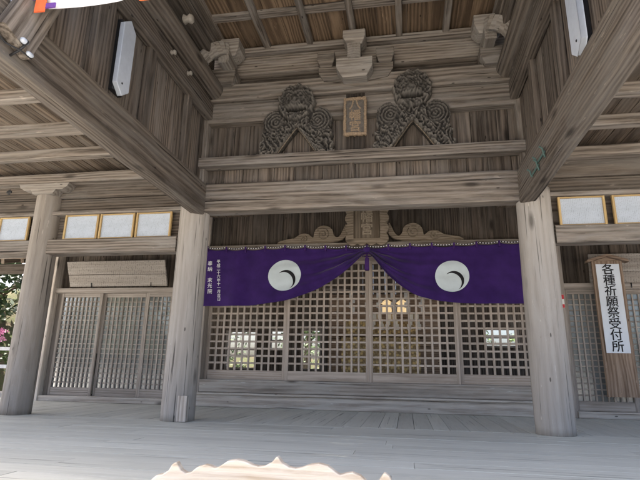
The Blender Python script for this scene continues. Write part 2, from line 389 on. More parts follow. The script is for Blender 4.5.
def text(name, body, size, loc, mat, parent, fat=0.0, depth=0.0015, align='CENTER', rot=(math.pi / 2, 0, 0), sx=1.0, shear=0.0):
    c = bpy.data.curves.new(name, 'FONT'); c.body = body; c.size = size; c.align_x = align; c.align_y = 'CENTER'
    c.extrude = depth; c.shear = shear; c.resolution_u = 3
    t = bpy.data.objects.new('t', c); COL.objects.link(t)
    bpy.context.view_layer.update()
    me = bpy.data.meshes.new_from_object(t.evaluated_get(bpy.context.evaluated_depsgraph_get()))
    bpy.data.objects.remove(t)
    if fat:
        bm = bmesh.new(); 
        for q, (dx, dz) in enumerate(((0, 0), (fat, 0), (-fat, 0), (0, fat), (0, -fat))):
            m2 = me.copy(); m2.transform(Matrix.Translation((dx, dz, q * 0.00012))); bm.from_mesh(m2); bpy.data.meshes.remove(m2)
        bm.to_mesh(me); bm.free()
    me.transform(Matrix.Rotation(rot[2], 4, 'Z') @ Matrix.Rotation(rot[1], 4, 'Y') @ Matrix.Rotation(rot[0], 4, 'X') @ Matrix.Diagonal((sx, 1, 1, 1)))
    off = Vector((0, 0, 0)); p = parent
    while p is not None: off += p.location; p = p.parent
    me.transform(Matrix.Translation(Vector(loc) - off))
    me.materials.clear(); me.materials.append(mat)
    o = bpy.data.objects.new(name, me); COL.objects.link(o); o.parent = parent
    return o

def planks(mb, a0, a1, z0, z1, at, axis='x', wid=(0.16, 0.24), th=0.025, face=-1, seg=1):
    """vertical boards side by side; axis 'x': wall in the XZ plane at Y=at; 'y': wall in YZ at X=at"""
    p = a0
    while p < a1 - 0.01:
        w = random.uniform(*wid); q = min(a1, p + w)
        if a1 - q < 0.06: q = a1
        d = at + random.uniform(-0.003, 0.003)
        if axis == 'x': mb.box(p + 0.002, q - 0.002, d, d + th, z0, z1, 'z', 0.004, tone=random.uniform(0.68, 1.25))
        else: mb.box(d, d + th, p + 0.002, q - 0.002, z0, z1, 'z', 0.004, tone=random.uniform(0.68, 1.25))
        p = q
    return mb

# ------------------------------------------------------------------ ground and surroundings (setting)
GZ = -1.0
g = MB(); gv = []; n = 40
rs = [0, 3, 6, 9, 12, 16, 22, 30, 45, 70, 120, 250, 600]
for r in rs:
    for j in range(n):
        a = 2 * math.pi * j / n; gv.append((math.cos(a) * r, math.sin(a) * r, GZ - (0.0 if r < 40 else 0.2)))
gf = []
for i in range(len(rs) - 1):
    for j in range(n):
        a = i * n + j; b = i * n + (j + 1) % n; gf.append((a, a + n, b + n, b))
g.add(gv, gf); struct(g.build('ground', M['gravel']))

# raised pale yard to the left of the hall
y_ = MB(); y_.box(-16, -5.45, -1.2, 9.0, -0.98, -0.12, 'x', 0.01); struct(y_.build('yard_terrace', M['gravel']))

# wooded bank left and behind
def bank(name, pts, h):
    b = MB(); vs, fs = [], []; m = 14
    for i, (x, y) in enumerate(pts):
        for j in range(m):
            t = j / (m - 1)
            dx, dy = -0.8, 0.6
            z = -0.3 + h * (1 - (1 - t) ** 1.6) + mnoise.noise((i * 0.7, j * 0.6, 3)) * 0.35
            vs.append((x + dx * t * 6, y + dy * t * 6, z))
    for i in range(len(pts) - 1):
        for j in range(m - 1): a = i * m + j; fs.append((a, a + 1, a + m + 1, a + m))
    b.add(vs, fs, None, 1.0, True); return struct(b.build(name, M['bank']))
bank('hillside', [(-13.5 + 0.55 * i, 3.6 + 0.35 * i) for i in range(16)] , 3.4)
bank('rear_bank', [(-9 + i * 1.5, 13.5 + 0.1 * i) for i in range(14)], 1.3)

def leaves(mb, c, rad, n, size, squash=(1, 1, 1), lo=0.0, hi=1.0):
    """leaf-sized faces in clumps through an ellipsoid"""
    c = Vector(c)
    ncl = max(3, n // 26); cl = []
    for _ in range(ncl):
        while True:
            p = Vector((random.uniform(-1, 1), random.uniform(-1, 1), random.uniform(-1, 1)))
            if 0.25 < p.length < 1: break
        cl.append((Vector((p.x * squash[0], p.y * squash[1], p.z * squash[2])) * rad, random.uniform(0.14, 0.32) * rad, random.uniform(lo, hi)))
    for _ in range(n):
        q, r, tn = random.choice(cl)
        p = c + q + Vector((random.gauss(0, 1), random.gauss(0, 1), random.gauss(0, 0.7))) * r * 0.6
        a = Vector((random.gauss(0, 1), random.gauss(0, 1), random.gauss(0, 1))).normalized(); b = a.orthogonal().normalized()
        s_ = size * random.uniform(0.6, 1.3)
        mb.add([p - a * s_, p + b * s_ * 0.45, p + a * s_, p - b * s_ * 0.45], [(0, 1, 2, 3)], None, min(1, max(0, tn + random.uniform(-0.2, 0.2))))
    return mb

def tree(name, label, cat, base, h, cr, nl, leaf, size=0.11, group=None):
    t = thing(name, label, cat, base, group)
    bx, by, bz = base; tr = MB()
    tr.tube([(bx, by, bz), (bx + 0.08, by, bz + h * 0.35), (bx - 0.05, by + 0.05, bz + h * 0.75)], [h * 0.035, h * 0.025, h * 0.012])
    for i in range(6):
        a = i * 1.05; z = bz + h * (0.35 + 0.06 * i)
        tr.tube([(bx, by, z), (bx + math.cos(a) * cr * 0.4, by + math.sin(a) * cr * 0.4, z + h * 0.12), (bx + math.cos(a) * cr * 0.75, by + math.sin(a) * cr * 0.75, z + h * 0.17)], [h * 0.012, h * 0.008, h * 0.004], 6)
    tr.build('trunk', M['bark'], t)
    lv = leaves(MB(), (bx, by, bz + h * 0.66), 1.0, nl, size, (cr, cr, h * 0.4)); lv.build('crown', M[leaf], t)
    return t

tree('evergreen_tree', 'dark evergreen tree beyond the left pillar above the pink flowers', 'tree', (-11.6, 7.6, 0.6), 4.4, 1.9, 2600, 'leaf_dark', 0.12)
tree('broadleaf_tree', 'bushy green tree on the bank, seen through the left lattice doors', 'tree', (-6.6, 11.5, 0.2), 4.6, 2.0, 2200, 'leaf', 0.12)
tree('broadleaf_tree', 'green tree seen through the hall behind the second lattice leaf', 'tree', (-2.9, 12.2, 0.2), 4.4, 1.7, 2000, 'leaf', 0.12)
for x, yv, h, lab in ((-4.7, 9.0, 2.6, 'loose green shrub behind the hall, seen through the leftmost lattice leaf'), (-2.35, 9.4, 2.4, 'loose green shrub behind the hall, seen left of the gold altar'), (3.3, 9.2, 2.3, 'loose green shrub behind the hall, seen through the rightmost lattice leaf')):
    sh = thing('garden_shrub', lab, 'shrub', (x, yv, -0.3), 'shrubs in the garden behind the hall')
    leaves(MB(), (x, yv, -0.3 + h * 0.55), 1.0, 620, 0.06, (0.95, 0.6, h * 0.5), 0.3, 1.0).build('foliage', M['leaf'], sh)
    q = MB()
    for e in (-0.2, 0.0, 0.25): q.tube([(x, yv, -0.5), (x + e, yv, 0.4), (x + e * 2, yv, h * 0.6)], [0.025, 0.018, 0.008], 6)
    q.build('stem', M['bark'], sh)
# ground cover on the bank
gc = MB()
for i in range(70):
    x = random.uniform(-14.5, -8.3); yy = 4.6 + (x + 13.5) * 0.6 + random.uniform(0, 3.6)
    leaves(gc, (x - 0.4, yy, 0.15 + max(0, yy - 4.6 - (x + 13.5) * 0.6) * 0.75), 0.4, 42, 0.06, (1, 1, 0.6))
struct(gc.build('undergrowth', M['leaf']), 'stuff')
# azalea
az = thing('azalea_bush', 'pink azalea in bloom on the bank left of the far left pillar', 'bush', (-9.35, 5.75, 0.2))
leaves(MB(), (-9.35, 5.75, 0.75), 0.6, 420, 0.05, (1, 1, 0.8)).build('foliage', M['leaf'], az)
leaves(MB(), (-9.25, 5.65, 1.22), 0.30, 300, 0.028, (0.9, 0.9, 0.8)).build('blossom', M['petal'], az)
st = MB(); st.tube([(-9.35, 5.75, 0.0), (-9.33, 5.75, 0.9)], [0.03, 0.015]); st.build('stem', M['bark'], az)
# white railing
rl = thing('railing', 'white two-rail fence in the yard beyond the far left pillar', 'fence', (-8.2, 4.6, -0.12))
for i in range(4):
    p = MB(); x = -10.6 + i * 1.3; yv = 4.2 + i * 0.3; p.box(x - 0.03, x + 0.03, yv - 0.03, yv + 0.03, -0.13, 0.95, 'z'); p.build('post', M['rail_white'], rl)
for z in (0.86, 0.48):
    p = MB(); p.beam((-11.4, 4.02, z), (-6.2, 5.22, z), 0.05, 0.075); p.build('rail', M['rail_white'], rl)

# neighbouring roofed gallery on the left
nb = thing('side_gallery', 'open roofed gallery with exposed rafters beyond the left wing', 'building', (-9, 5.2, 0))
for (x, yv) in ((-12.5, 4.2), (-12.5, 6.3)):
    p = MB(); p.box(x - 0.08, x + 0.08, yv - 0.08, yv + 0.08, -0.13, 2.75, 'z'); p.build('post', M['beam_dark'], nb)
p = MB()
for i in range(16):
    x = -12.9 + i * 0.42; p.beam((x, 3.0, 2.42), (x, 5.6, 3.15), 0.07, 0.09)
p.build('rafter', M['soffit'], nb)
p = MB()
for i in range(13):
    t0 = i / 13; t1 = (i + 1) / 13
    p.beam((-13.1, 2.95 + t0 * 2.7 + 0.1, 2.49 + t0 * 0.76), (-6.2, 2.95 + t0 * 2.7 + 0.1, 2.49 + t0 * 0.76), 0.19, 0.02, (0, -0.27, 1))
p.build('roof_board', M['plank'], nb)
p = MB(); p.box(-13.0, -6.3, 4.1, 4.25, 2.42, 2.62, 'x'); p.build('purlin', M['beam_dark'], nb)
p = MB(); p.beam((-13.2, 2.9, 2.62), (-6.1, 2.9, 2.62), 0.1, 0.14); p.build('eave_board', M['beam'], nb)
p = MB(); p.prism([(0, 0), (3.0, 0.84), (3.0, 0.98), (0, 0.14)], (-13.2, 2.85, 2.6), (0, 1, 0), (0, 0, 1), (7.1, 0, 0)); p.build('roof', M['tile'], nb)

# distant wood opposite the hall front (mirrored in the door panes)
wd = MB()
for i in range(26):
    x = -26 + i * 2.1 + random.uniform(-0.6, 0.6); yv = -24 - random.uniform(0, 5); hh = random.uniform(5, 9)
    leaves(wd, (x, yv, GZ + hh * 0.5), 1.0, 420, 0.38, (1.7, 1.5, hh * 0.5))
struct(wd.build('far_wood', M['leaf_dark']), 'stuff')

# ------------------------------------------------------------------ floor
fl = MB()
yy = -3.4
while yy < -0.02:
    w = random.uniform(0.17, 0.22); y1 = min(yy + w, 0.0)
    if -y1 < 0.05: y1 = 0.0
    if yy < -2.98 and y1 > -2.97: y1 = -2.97
    spans = [(-8.2, 6.2)] if yy > -2.975 else [(-8.2, -1.2), (1.2, 6.2)]
    for sa, sb in spans:
        x = sa
        while x < sb - 0.02:
            L = min(random.uniform(1.6, 4.4), sb - x)
            if sb - x - L < 0.4: L = sb - x
            dz = random.uniform(-0.001, 0.001)
            fl.box(x + 0.0015, x + L - 0.0015, yy + 0.002, y1 - 0.002, -0.04, dz, 'x', 0.0001, tone=random.uniform(0.93, 1.06)); x += L
    yy = y1
x = -6.2
while x < 6.2:
    w = random.uniform(0.15, 0.19); dz = random.uniform(-0.001, 0.001)
    fl.box(x + 0.0025, x + w - 0.0025, 0.002, 2.4, -0.04, dz, 'y', 0.0001, tone=random.uniform(0.88, 1.06)); x += w
struct(fl.build('floor', M['floor']))
pl = MB(); pl.box(-8.0, 6.2, -2.9, 8.0, -1.02, -0.06, 'x', 0.01); pl.box(-8.0, -1.25, -3.35, -2.902, -1.02, -0.06, 'x', 0.01); pl.box(1.25, 6.2, -3.35, -2.902, -1.02, -0.06, 'x', 0.01); struct(pl.build('floor_base', M['stone']))
st = MB()
for i, (ya, zb) in enumerate(((-3.75, -0.45), (-4.15, -0.63), (-4.5, -0.82))):
    st.box(-1.2, 1.2, ya, -2.905, -1.02 - 0.002 * i, zb, 'x', 0.015)
struct(st.build('front_steps', M['stone']))

# ------------------------------------------------------------------ the shrine hall
hall = thing('shrine_hall', 'weathered timber shrine hall with log pillars, plank walls and lattice doors', 'building', (0, 1.0, 0))
def part(mb, name, mat, bevel=0.0, parent=hall): return mb.build(name, M[mat], parent, bevel)
PX = 1.82
for s in (-1, 1):
    m = MB(); m.log((s * PX, 0, 0.0), (s * PX, 0, 2.33), 0.172, 0.163, 44, 30, 0.006, 1.0)
    pil = part(m, 'pillar', 'pillar')
    m = MB(); m.box(s * PX - 0.11, s * PX + 0.11, -0.105, 0.11, 2.32, 3.9, 'z', 0.01, 8, 0.004); part(m, 'upper_post', 'beam')
    m = MB(); m.log((s * 3.7, 0, 0.0), (s * 3.7, 0, 2.55), 0.155, 0.148, 40, 26, 0.005, 1.0); part(m, 'pillar', 'pillar_dark')
    m = MB(); m.box(s * 1.73 - 0.13, s * 1.73 + 0.13, -3.63, -3.37, -0.452, 2.2, 'z', 0.02, 8, 0.004); part(m, 'front_pillar', 'pillar')
# repair patch let into the foot of the left pillar
m = MB(); m.box(-1.755, -1.655, -0.176, -0.12, 0.005, 0.25, 'z', 0.004, tone=1.12); part(m, 'patch', 'step', parent=hall)

# tie beams across the bay
m = MB(); m.box(-1.72, 1.72, -0.10, 0.08, 2.205, 2.535, 'x', 0.012, 20, 0.007, 1.0); part(m, 'tie_beam', 'beam')
m = MB(); planks(m, -1.72, 1.72, 2.53, 2.73, 0.0, 'x'); part(m, 'plank_wall', 'plank')
m = MB(); m.box(-0.055, -0.005, -0.06, -0.005, 2.53, 2.725, 'z', 0.004, tone=0.9); part(m, 'strut', 'plank')
m = MB(); m.box(-1.96, 1.93, -0.17, -0.02, 2.72, 2.832, 'x', 0.008, 16, 0.004, 1.02); part(m, 'rail', 'beam')
m = MB(); planks(m, -1.72, 1.72, 2.83, 3.32, 0.02, 'x', (0.2, 0.32)); part(m, 'plank_wall', 'plank')
m = MB(); m.box(-1.72, 1.72, -0.10, 0.10, 3.285, 3.545, 'x', 0.012, 20, 0.007, 0.95); part(m, 'tie_beam', 'beam')
m = MB(); m.box(-1.78, 1.78, -0.15, 0.12, 3.55, 3.765, 'x', 0.02, 20, 0.008, 1.02); part(m, 'tie_beam', 'beam')
m = MB(); m.box(-1.72, 1.72, 0.03, 0.16, 3.76, 3.95, 'x', 0.04, 16, 0.006, 0.8); part(m, 'tie_beam', 'beam_dark')  # recessed log, its shade painted in with darker wood and tone
m = MB(); m.box(-1.72, 1.72, -0.04, 0.16, 3.935, 4.19, 'x', 0.012, 20, 0.006, 1.12); part(m, 'purlin', 'beam')
m = MB(); m.box(-1.72, 1.72, -0.12, 0.16, 4.192, 4.262, 'x', 0.008, 16, 0.004, 1.05); part(m, 'purlin', 'beam')

# bracket sets
def masu(mb, cx, cy, z0, z1, w, dpt, tone=1.1):
    h = z1 - z0; zc = z0 + h * 0.48
    mb.beam((cx, cy, z0), (cx, cy, zc), w * 0.66, dpt * 0.66, (0, 1, 0), 0.006, 1, 0, tone, w, dpt, True)
    mb.beam((cx, cy, zc), (cx, cy, z1), w, dpt, (0, 1, 0), 0.006, 1, 0, tone, cross=True)
br = MB(); masu(br, 0.025, -0.21, 3.64, 3.85, 0.40, 0.24)
b0 = part(br, 'bracket', 'pale_block')
a = MB(); a.box(-0.05, 0.095, -0.33, -0.09, 3.84, 4.04, 'y', 0.012, tone=0.85); part(a, 'bracket_arm', 'pale_block', parent=b0)
a = MB(); masu(a, 0.025, -0.23, 4.04, 4.2, 0.25, 0.22); part(a, 'bracket_block', 'pale_block', parent=b0)
for s in (-1, 1):
    a = MB(); a.prism([(0.1, 0.02), (0.36, 0.06), (0.42, 0.16), (0.42, 0.24), (0.1, 0.24)], (0.025, -0.17, 3.63), (s, 0, 0), (0, 0, 1), (0, 0.12, 0), 0.85); part(a, 'bracket_arm', 'beam', parent=b0)
    a = MB(); masu(a, 0.025 + s * 0.335, -0.11, 3.86, 4.03, 0.2, 0.2, 0.8); part(a, 'bracket_block', 'beam', parent=b0)
for s in (-1, 1):
    cb = MB(); masu(cb, s * 1.46, -0.22, 4.03, 4.225, 0.30, 0.26, 1.05)
    c0 = part(cb, 'corner_bracket', 'pale_block')
    a = MB(); masu(a, s * 1.52, -0.14, 3.72, 3.9, 0.3, 0.22, 0.85); part(a, 'bracket_block', 'beam', parent=c0)
    # curved arm swinging from the block down to the side wall
    pts = []
    for i in range(9):
        t = i / 8; ang = t * math.pi / 2
        pts.append(Vector((s * (1.46 + 0.2 * math.sin(ang) ** 1.4), -0.36 - 0.30 * t, 4.06 - 0.42 * (1 - math.cos(ang)))))
    a = MB()
    for i in range(8): a.beam(pts[i], pts[i + 1] + (pts[i + 1] - pts[i]) * 0.06, 0.13, 0.15, (0, 0, 1), 0.006, tone=1.0)
    part(a, 'curved_arm', 'pale_block', parent=c0)
    a = MB(); a.box(s * 1.40, s * 1.52, -0.40, -0.1, 3.88, 4.05, 'y', 0.01, tone=0.9); part(a, 'bracket_arm', 'pale_block', parent=c0)

# coffered ceiling
ce = MB(); x = -1.765
while x < 1.765:
    w = random.uniform(0.14, 0.2); q = min(x + w, 1.765)
    ce.box(x + 0.001, q - 0.001, -3.55, 0.14, 4.30, 4.325, 'y', 0.002, tone=random.uniform(0.75, 1.2)); x = q
cl = part(ce, 'ceiling', 'ceiling')
for i in range(7):
    xx = -1.535 + i * 0.5175 - 0.015
    b = MB(); b.box(xx - 0.036, xx + 0.036, -3.55, -0.05, 4.225, 4.299, 'y', 0.006, 10, 0.003, 0.95); part(b, 'batten', 'beam', parent=cl)
for yv in (-0.63, -1.16, -1.7, -2.25, -2.8):
    b = MB(); b.box(-1.62, 1.62, yv - 0.055, yv + 0.055, 4.262, 4.2995, 'x', 0.006, tone=1.05); part(b, 'batten', 'beam', parent=cl)

# side walls of the porch
for s in (-1, 1):
    X = lambda v: s * v
    def bx(mb, xa, xb, *r, **kk): return mb.box(min(X(xa), X(xb)), max(X(xa), X(xb)), *r, **kk)
    m = MB(); bx(m, 1.665, 1.81, -3.45, -0.11, 2.17, 2.53, 'y', 0.012, 22, 0.008, tone=1.0); part(m, 'side_beam', 'beam_dark')
    m = MB(); bx(m, 1.70, 1.845, -3.45, -0.16, 2.163, 2.169, 'y', 0.002, 1, 0, tone=1.0)
    m = MB(); planks(m, -3.4, -0.1, 2.52, 4.36, X(1.77) - 0.012, 'y', (0.2, 0.36)); part(m, 'plank_wall', 'plank')
    for yv, w in ((-0.62, 0.05), (-1.42, 0.06), (-2.12, 0.10)) if s < 0 else ((-0.75, 0.05), (-1.5, 0.05), (-2.3, 0.10)):
        m = MB(); bx(m, 1.70, 1.757, yv - w, yv + w, 2.53, 3.34, 'z', 0.006, tone=random.uniform(0.7, 0.95)); part(m, 'wall_stud', 'plank')
    m = MB(); bx(m, 1.66, 1.752, -3.4, -0.108, 3.33, 3.54, 'y', 0.01, 18, 0.006, tone=1.0); part(m, 'upper_rail', 'beam_dark')
    m = MB(); m.log((X(1.66), -3.4, 3.67), (X(1.66), -0.03 + 0.1, 3.69), 0.125, 0.12, 20, 16, 0.008, 1.0); part(m, 'upper_log', 'beam_dark')
    m = MB(); bx(m, 1.55, 1.73, -3.4, -0.42, 3.90, 4.04, 'y', 0.012, 14, 0.006, tone=0.85); part(m, 'upper_rail', 'beam_dark')
    m = MB(); bx(m, 1.53, 1.66, -3.5, -0.32, 4.06, 4.26, 'y', 0.012, 14, 0.005, tone=0.9); part(m, 'purlin', 'beam_dark')

# leaning brace on the left wall near the porch front
m = MB(); m.beam((-1.625, -2.965, 2.27), (-1.625, -2.74, 2.92), 0.07, 0.235, (0, 1, 0.3), 0.01, 8, 0.004, 1.05); part(m, 'brace', 'beam')

# wings
for s in (-1, 1):
    X = lambda v: s * v
    def bx(mb, xa, xb, *r, **kk): return mb.box(min(X(xa), X(xb)), max(X(xa), X(xb)), *r, **kk)
    m = MB(); bx(m, 1.98, 5.6, -0.09, 0.07, 1.762, 1.938, 'x', 0.012, 16, 0.006, tone=1.0); part(m, 'wing_beam', 'beam')
    m = MB(); bx(m, 1.95, 5.6, -0.085, 0.03, 2.238, 2.285, 'x', 0.005, 8, 0.003, tone=1.05); part(m, 'rail', 'beam')
    m = MB(); bx(m, 1.95, 5.6, 0.025, 0.05, 1.93, 2.24, 'x', 0.003, tone=0.9); part(m, 'plank_wall', 'plank')
    m = MB(); bx(m, 1.93, 5.6, 0.0, 0.05, 2.284, 2.455, 'x', 0.006, 10, 0.004, tone=0.9); bx(m, 1.93, 5.6, -0.03, 0.05, 2.46, 2.70, 'x', 0.012, 12, 0.007, tone=1.0); part(m, 'frieze_board', 'beam_dark')
    m = MB(); bx(m, 1.93, 5.9, -0.17, -0.035, 2.612, 2.735, 'x', 0.012, 14, 0.006, tone=1.05); part(m, 'eave_beam', 'beam')
    for yv in (-0.62, -1.16, -1.75, -2.3):
        m = MB(); bx(m, 1.86, 5.9, yv - 0.05, yv + 0.05, 2.70 - 0.01, 2.80, 'x', 0.008, 10, 0.005, tone=1.05); part(m, 'purlin', 'beam')
    m = MB(); x = 1.83; xe = 7.9 if s < 0 else 6.0  # left soffit lengthened out of view to block the sun
    while x < xe:
        w = random.uniform(0.11, 0.17); q = min(x + w, xe)
        m.beam((X((x + q) / 2), -2.75, 2.80 - 0.01), (X((x + q) / 2), 2.3, 2.83), w - 0.004, 0.02, (0, 0, 1), 0.003, tone=random.uniform(0.7, 1.2)); x = q
    part(m, 'soffit', 'soffit')
    m = MB(); m.prism([(-0.33, 0.13), (-0.31, 0.085), (-0.25, 0.05), (-0.17, 0.055), (-0.13, 0.0), (0.13, 0.0), (0.17, 0.055), (0.25, 0.05), (0.31, 0.085), (0.33, 0.13)], (X(3.69), -0.165, 2.48), (1, 0, 0), (0, 0, 1), (0, 0.13, 0), 1.1); part(m, 'bracket', 'pale_block')
    # wing screen wall and doors
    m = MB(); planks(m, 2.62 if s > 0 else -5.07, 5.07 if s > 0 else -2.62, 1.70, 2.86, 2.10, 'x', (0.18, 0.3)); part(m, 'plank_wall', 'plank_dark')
    m = MB(); bx(m, 2.62, 4.99, 1.97, 2.14, 1.635, 1.715, 'x', 0.006, 8, 0.003, tone=1.0); part(m, 'lintel', 'door_grey')
    m = MB(); bx(m, 2.622, 4.99, 1.94, 2.2, 0.0, 0.085, 'x', 0.008, 8, 0.003, tone=1.0); part(m, 'sill', 'step')
    m = MB(); bx(m, 2.44, 2.62, 1.96, 2.2, 0.0, 3.2, 'z', 0.008, tone=0.9); part(m, 'post', 'door_grey')
    m = MB(); bx(m, 4.99, 5.075, 1.92, 2.16, 0.0, 2.85, 'z', 0.006, tone=1.45); part(m, 'post', 'step')
    m = MB(); bx(m, 4.90, 4.99, 2.04, 2.13, 0.085, 1.635, 'z', 0.006, tone=0.7); part(m, 'jamb', 'door_grey')
    ex = [2.62, 3.36, 4.13, 4.90] if s > 0 else [2.62, 3.43, 4.18, 4.90]
    for i in range(3):
        a, b = ex[i], ex[i + 1]; yd = 2.02 + (0.045 if i == 1 else 0.0)
        d = MB(); sw = 0.045
        bx(d, a, a + sw, yd, yd + 0.032, 0.085, 1.64, 'z', 0.004, tone=1.0); bx(d, b - sw, b, yd, yd + 0.032, 0.085, 1.64, 'z', 0.004, tone=1.0)
        bx(d, a + sw, b - sw, yd + 0.001, yd + 0.031, 0.086, 0.205, 'x', 0.004, tone=1.0); bx(d, a + sw, b - sw, yd + 0.001, yd + 0.031, 1.575, 1.639, 'x', 0.004, tone=1.0)
        door = part(d, 'sliding_door', 'door_grey')
        lt = MB(); nx = max(4, round((b - a - 2 * sw) / 0.072)); nzn = 19
        for q in range(1, nx):
            xx = a + sw + (b - a - 2 * sw) * q / nx; bx(lt, xx - 0.010, xx + 0.010, yd + 0.004, yd + 0.022, 0.205, 1.575, 'z', 0.002, tone=random.uniform(0.9, 1.15))
        for q in range(1, nzn):
            zz = 0.205 + 1.37 * q / nzn; bx(lt, a + sw, b - sw, yd + 0.012, yd + 0.026, zz - 0.008, zz + 0.008, 'x', 0.002, tone=random.uniform(0.85, 1.1))
        part(lt, 'lattice', 'door_grey', parent=door)
        gp = MB(); bx(gp, a + 0.03, b - 0.03, yd + 0.027, yd + 0.0295, 0.15, 1.6, 'x', 0.0005); part(gp, 'pane', 'frosted', parent=door)
# raised dark crosses painting the shade in mortises on the frieze left of the far pillar
for xh in (-4.27, -3.96):
    m = MB()
    for k4 in range(2):
        m.box(xh - (0.035 if k4 else 0.015), xh + (0.035 if k4 else 0.015), -0.034 - 0.002 * k4, -0.025, 2.575 - (0.015 if k4 else 0.035), 2.575 + (0.015 if k4 else 0.035), 'x', 0.008)
    part(m, 'mortise_shade', 'black')

# central doors
m = MB(); m.box(-2.44, 2.44, 1.86, 2.3, 0.0, 0.182, 'x', 0.012, 20, 0.005, 1.05); part(m, 'step', 'step')
m = MB(); m.box(-2.44, 2.44, 1.83, 1.88, 0.165, 0.197, 'x', 0.008, 16, 0.004, 1.1); part(m, 'step', 'step')
m = MB(); m.box(-2.44, 2.44, 1.96, 2.3, 0.19, 0.372, 'x', 0.012, 20, 0.005, 0.85); part(m, 'step', 'step')
m = MB(); m.box(-2.44, 2.44, 1.82, 2.0, 2.235, 2.315, 'x', 0.008, 18, 0.004, 1.1); part(m, 'lintel', 'beam')
m = MB(); m.box(-2.44, 2.44, 2.0, 2.25, 2.1, 2.28, 'x', 0.008, tone=0.9); part(m, 'lintel', 'door')
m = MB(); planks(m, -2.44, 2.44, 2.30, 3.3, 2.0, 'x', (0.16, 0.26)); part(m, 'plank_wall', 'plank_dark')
ex = [-2.44, -1.215, 0.0, 1.225, 2.44]
for i in range(4):
    a, b = ex[i], ex[i + 1]; yd = 2.07 if i in (1, 2) else 2.115; sw = 0.05
    d = MB()
    d.box(a + (0 if i != 2 else 0.0), a + sw, yd, yd + 0.036, 0.372, 2.12, 'z', 0.004, tone=1.0); d.box(b - sw, b, yd, yd + 0.036, 0.372, 2.12, 'z', 0.004, tone=1.0)
    d.box(a + sw, b - sw, yd + 0.001, yd + 0.035, 0.373, 0.505, 'x', 0.004, tone=1.05); d.box(a + sw, b - sw, yd + 0.001, yd + 0.035, 2.05, 2.119, 'x', 0.004, tone=1.0)
    door = part(d, 'sliding_door', 'door')
    lt = MB(); nx = 11; nzn = 15
    for q in range(1, nx):
        xx = a + sw + (b - a - 2 * sw) * q / nx; lt.box(xx - 0.0145, xx + 0.0145, yd + 0.004, yd + 0.026, 0.505, 2.05, 'z', 0.003, tone=random.uniform(0.9, 1.15))
    for q in range(1, nzn):
        zz = 0.505 + 1.545 * q / nzn; lt.box(a + sw, b - sw, yd + 0.010, yd + 0.030, zz - 0.014, zz + 0.014, 'x', 0.003, tone=random.uniform(0.9, 1.15))
    part(lt, 'lattice', 'door', parent=door)

# hall interior shell: floor, ceiling, side walls, rear wall with windows
IZ = 0.36
m = MB(); m.box(-5.14, 5.14, 2.31, 6.6, 0.1, IZ - 0.004, 'x', 0.004); part(m, 'room_floor', 'floor')
m = MB(); m.box(-5.2, 5.2, 2.17, 6.6, 3.0, 3.05, 'x', 0.004); part(m, 'room_ceiling', 'plank')
for s in (-1, 1):
    m = MB(); m.box(s * 5.18 - 0.04, s * 5.18 + 0.04, 2.13, 6.6, -0.1, 0.75, 'y', 0.004); part(m, 'open_end_wall', 'plank_dark')  # unseen wall, left open above to let more daylight in
    for yv in (2.2, 3.6, 5.0, 6.52):
        m = MB(); m.box(s * 5.18 - 0.05, s * 5.18 + 0.05, yv - 0.05, yv + 0.05, 0.752, 2.998, 'z', 0.006); part(m, 'post', 'plank')
wins = [(-3.75, -2.98, 0.52, 1.42), (-2.66, -2.28, 0.95, 1.44), (-1.92, -1.42, 0.52, 1.46), (2.22, 2.95, 1.08, 1.5)]
rear = MB(); edges = [-5.14] + [v for w_ in wins for v in w_[:2]] + [5.14]
for i in range(len(edges) - 1):
    a, b = edges[i], edges[i + 1]
    if i % 2 == 0: planks(rear, a, b, 0.1, 3.0, 6.5, 'x', (0.2, 0.3), 0.05)
    else:
        w_ = wins[i // 2]; planks(rear, a, b, 0.1, w_[2], 6.5, 'x', (0.2, 0.3), 0.05); planks(rear, a, b, w_[3], 3.0, 6.5, 'x', (0.2, 0.3), 0.05)
part(rear, 'rear_wall', 'plank')
for (a, b, c, d) in wins:
    w_ = MB(); t = 0.04
    w_.box(a, a + t, 6.46, 6.56, c, d, 'z', 0.004); w_.box(b - t, b, 6.46, 6.56, c, d, 'z', 0.004)
    w_.box(a + t, b - t, 6.46, 6.56, c, c + t, 'x', 0.004); w_.box(a + t, b - t, 6.46, 6.56, d - t, d, 'x', 0.004)
    mid = (c + d) / 2; w_.box(a + t, b - t, 6.49, 6.53, mid - 0.012, mid + 0.012, 'x', 0.003)
    wo = part(w_, 'window', 'door_grey'); gp = MB(); gp.box(a + t, b - t, 6.507, 6.511, c + t, d - t, 'x', 0.0005); part(gp, 'pane', 'glass', parent=wo)

# roofs
m = MB(); m.prism([(-4.1, 4.42), (2.5, 6.6), (8.0, 4.2), (8.0, 4.4), (2.5, 6.85), (-4.1, 4.66)], (-2.3, 0, 0), (0, 1, 0), (0, 0, 1), (4.6, 0, 0)); part(m, 'roof', 'tile')
for s in (-1, 1):
    m = MB(); m.prism([(-2.9, 2.86), (7.4, 3.4), (7.4, 3.6), (-2.9, 3.02)], (s * 1.84, 0, 0), (0, 1, 0), (0, 0, 1), (s * (6.2 if s < 0 else 4.5), 0, 0)); part(m, 'roof', 'tile')  # unseen roof, left side extended to keep sun off the floor
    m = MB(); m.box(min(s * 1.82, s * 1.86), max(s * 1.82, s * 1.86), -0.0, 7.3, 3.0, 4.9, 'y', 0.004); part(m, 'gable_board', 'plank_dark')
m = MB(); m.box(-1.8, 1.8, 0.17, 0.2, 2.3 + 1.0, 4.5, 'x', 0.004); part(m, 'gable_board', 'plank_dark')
m = MB(); m.box(-1.8, 1.8, 0.2, 2.0, 3.28, 3.31, 'x', 0.004); part(m, 'soffit', 'plank_dark')  # hidden slab added to keep the bay behind the beam dark

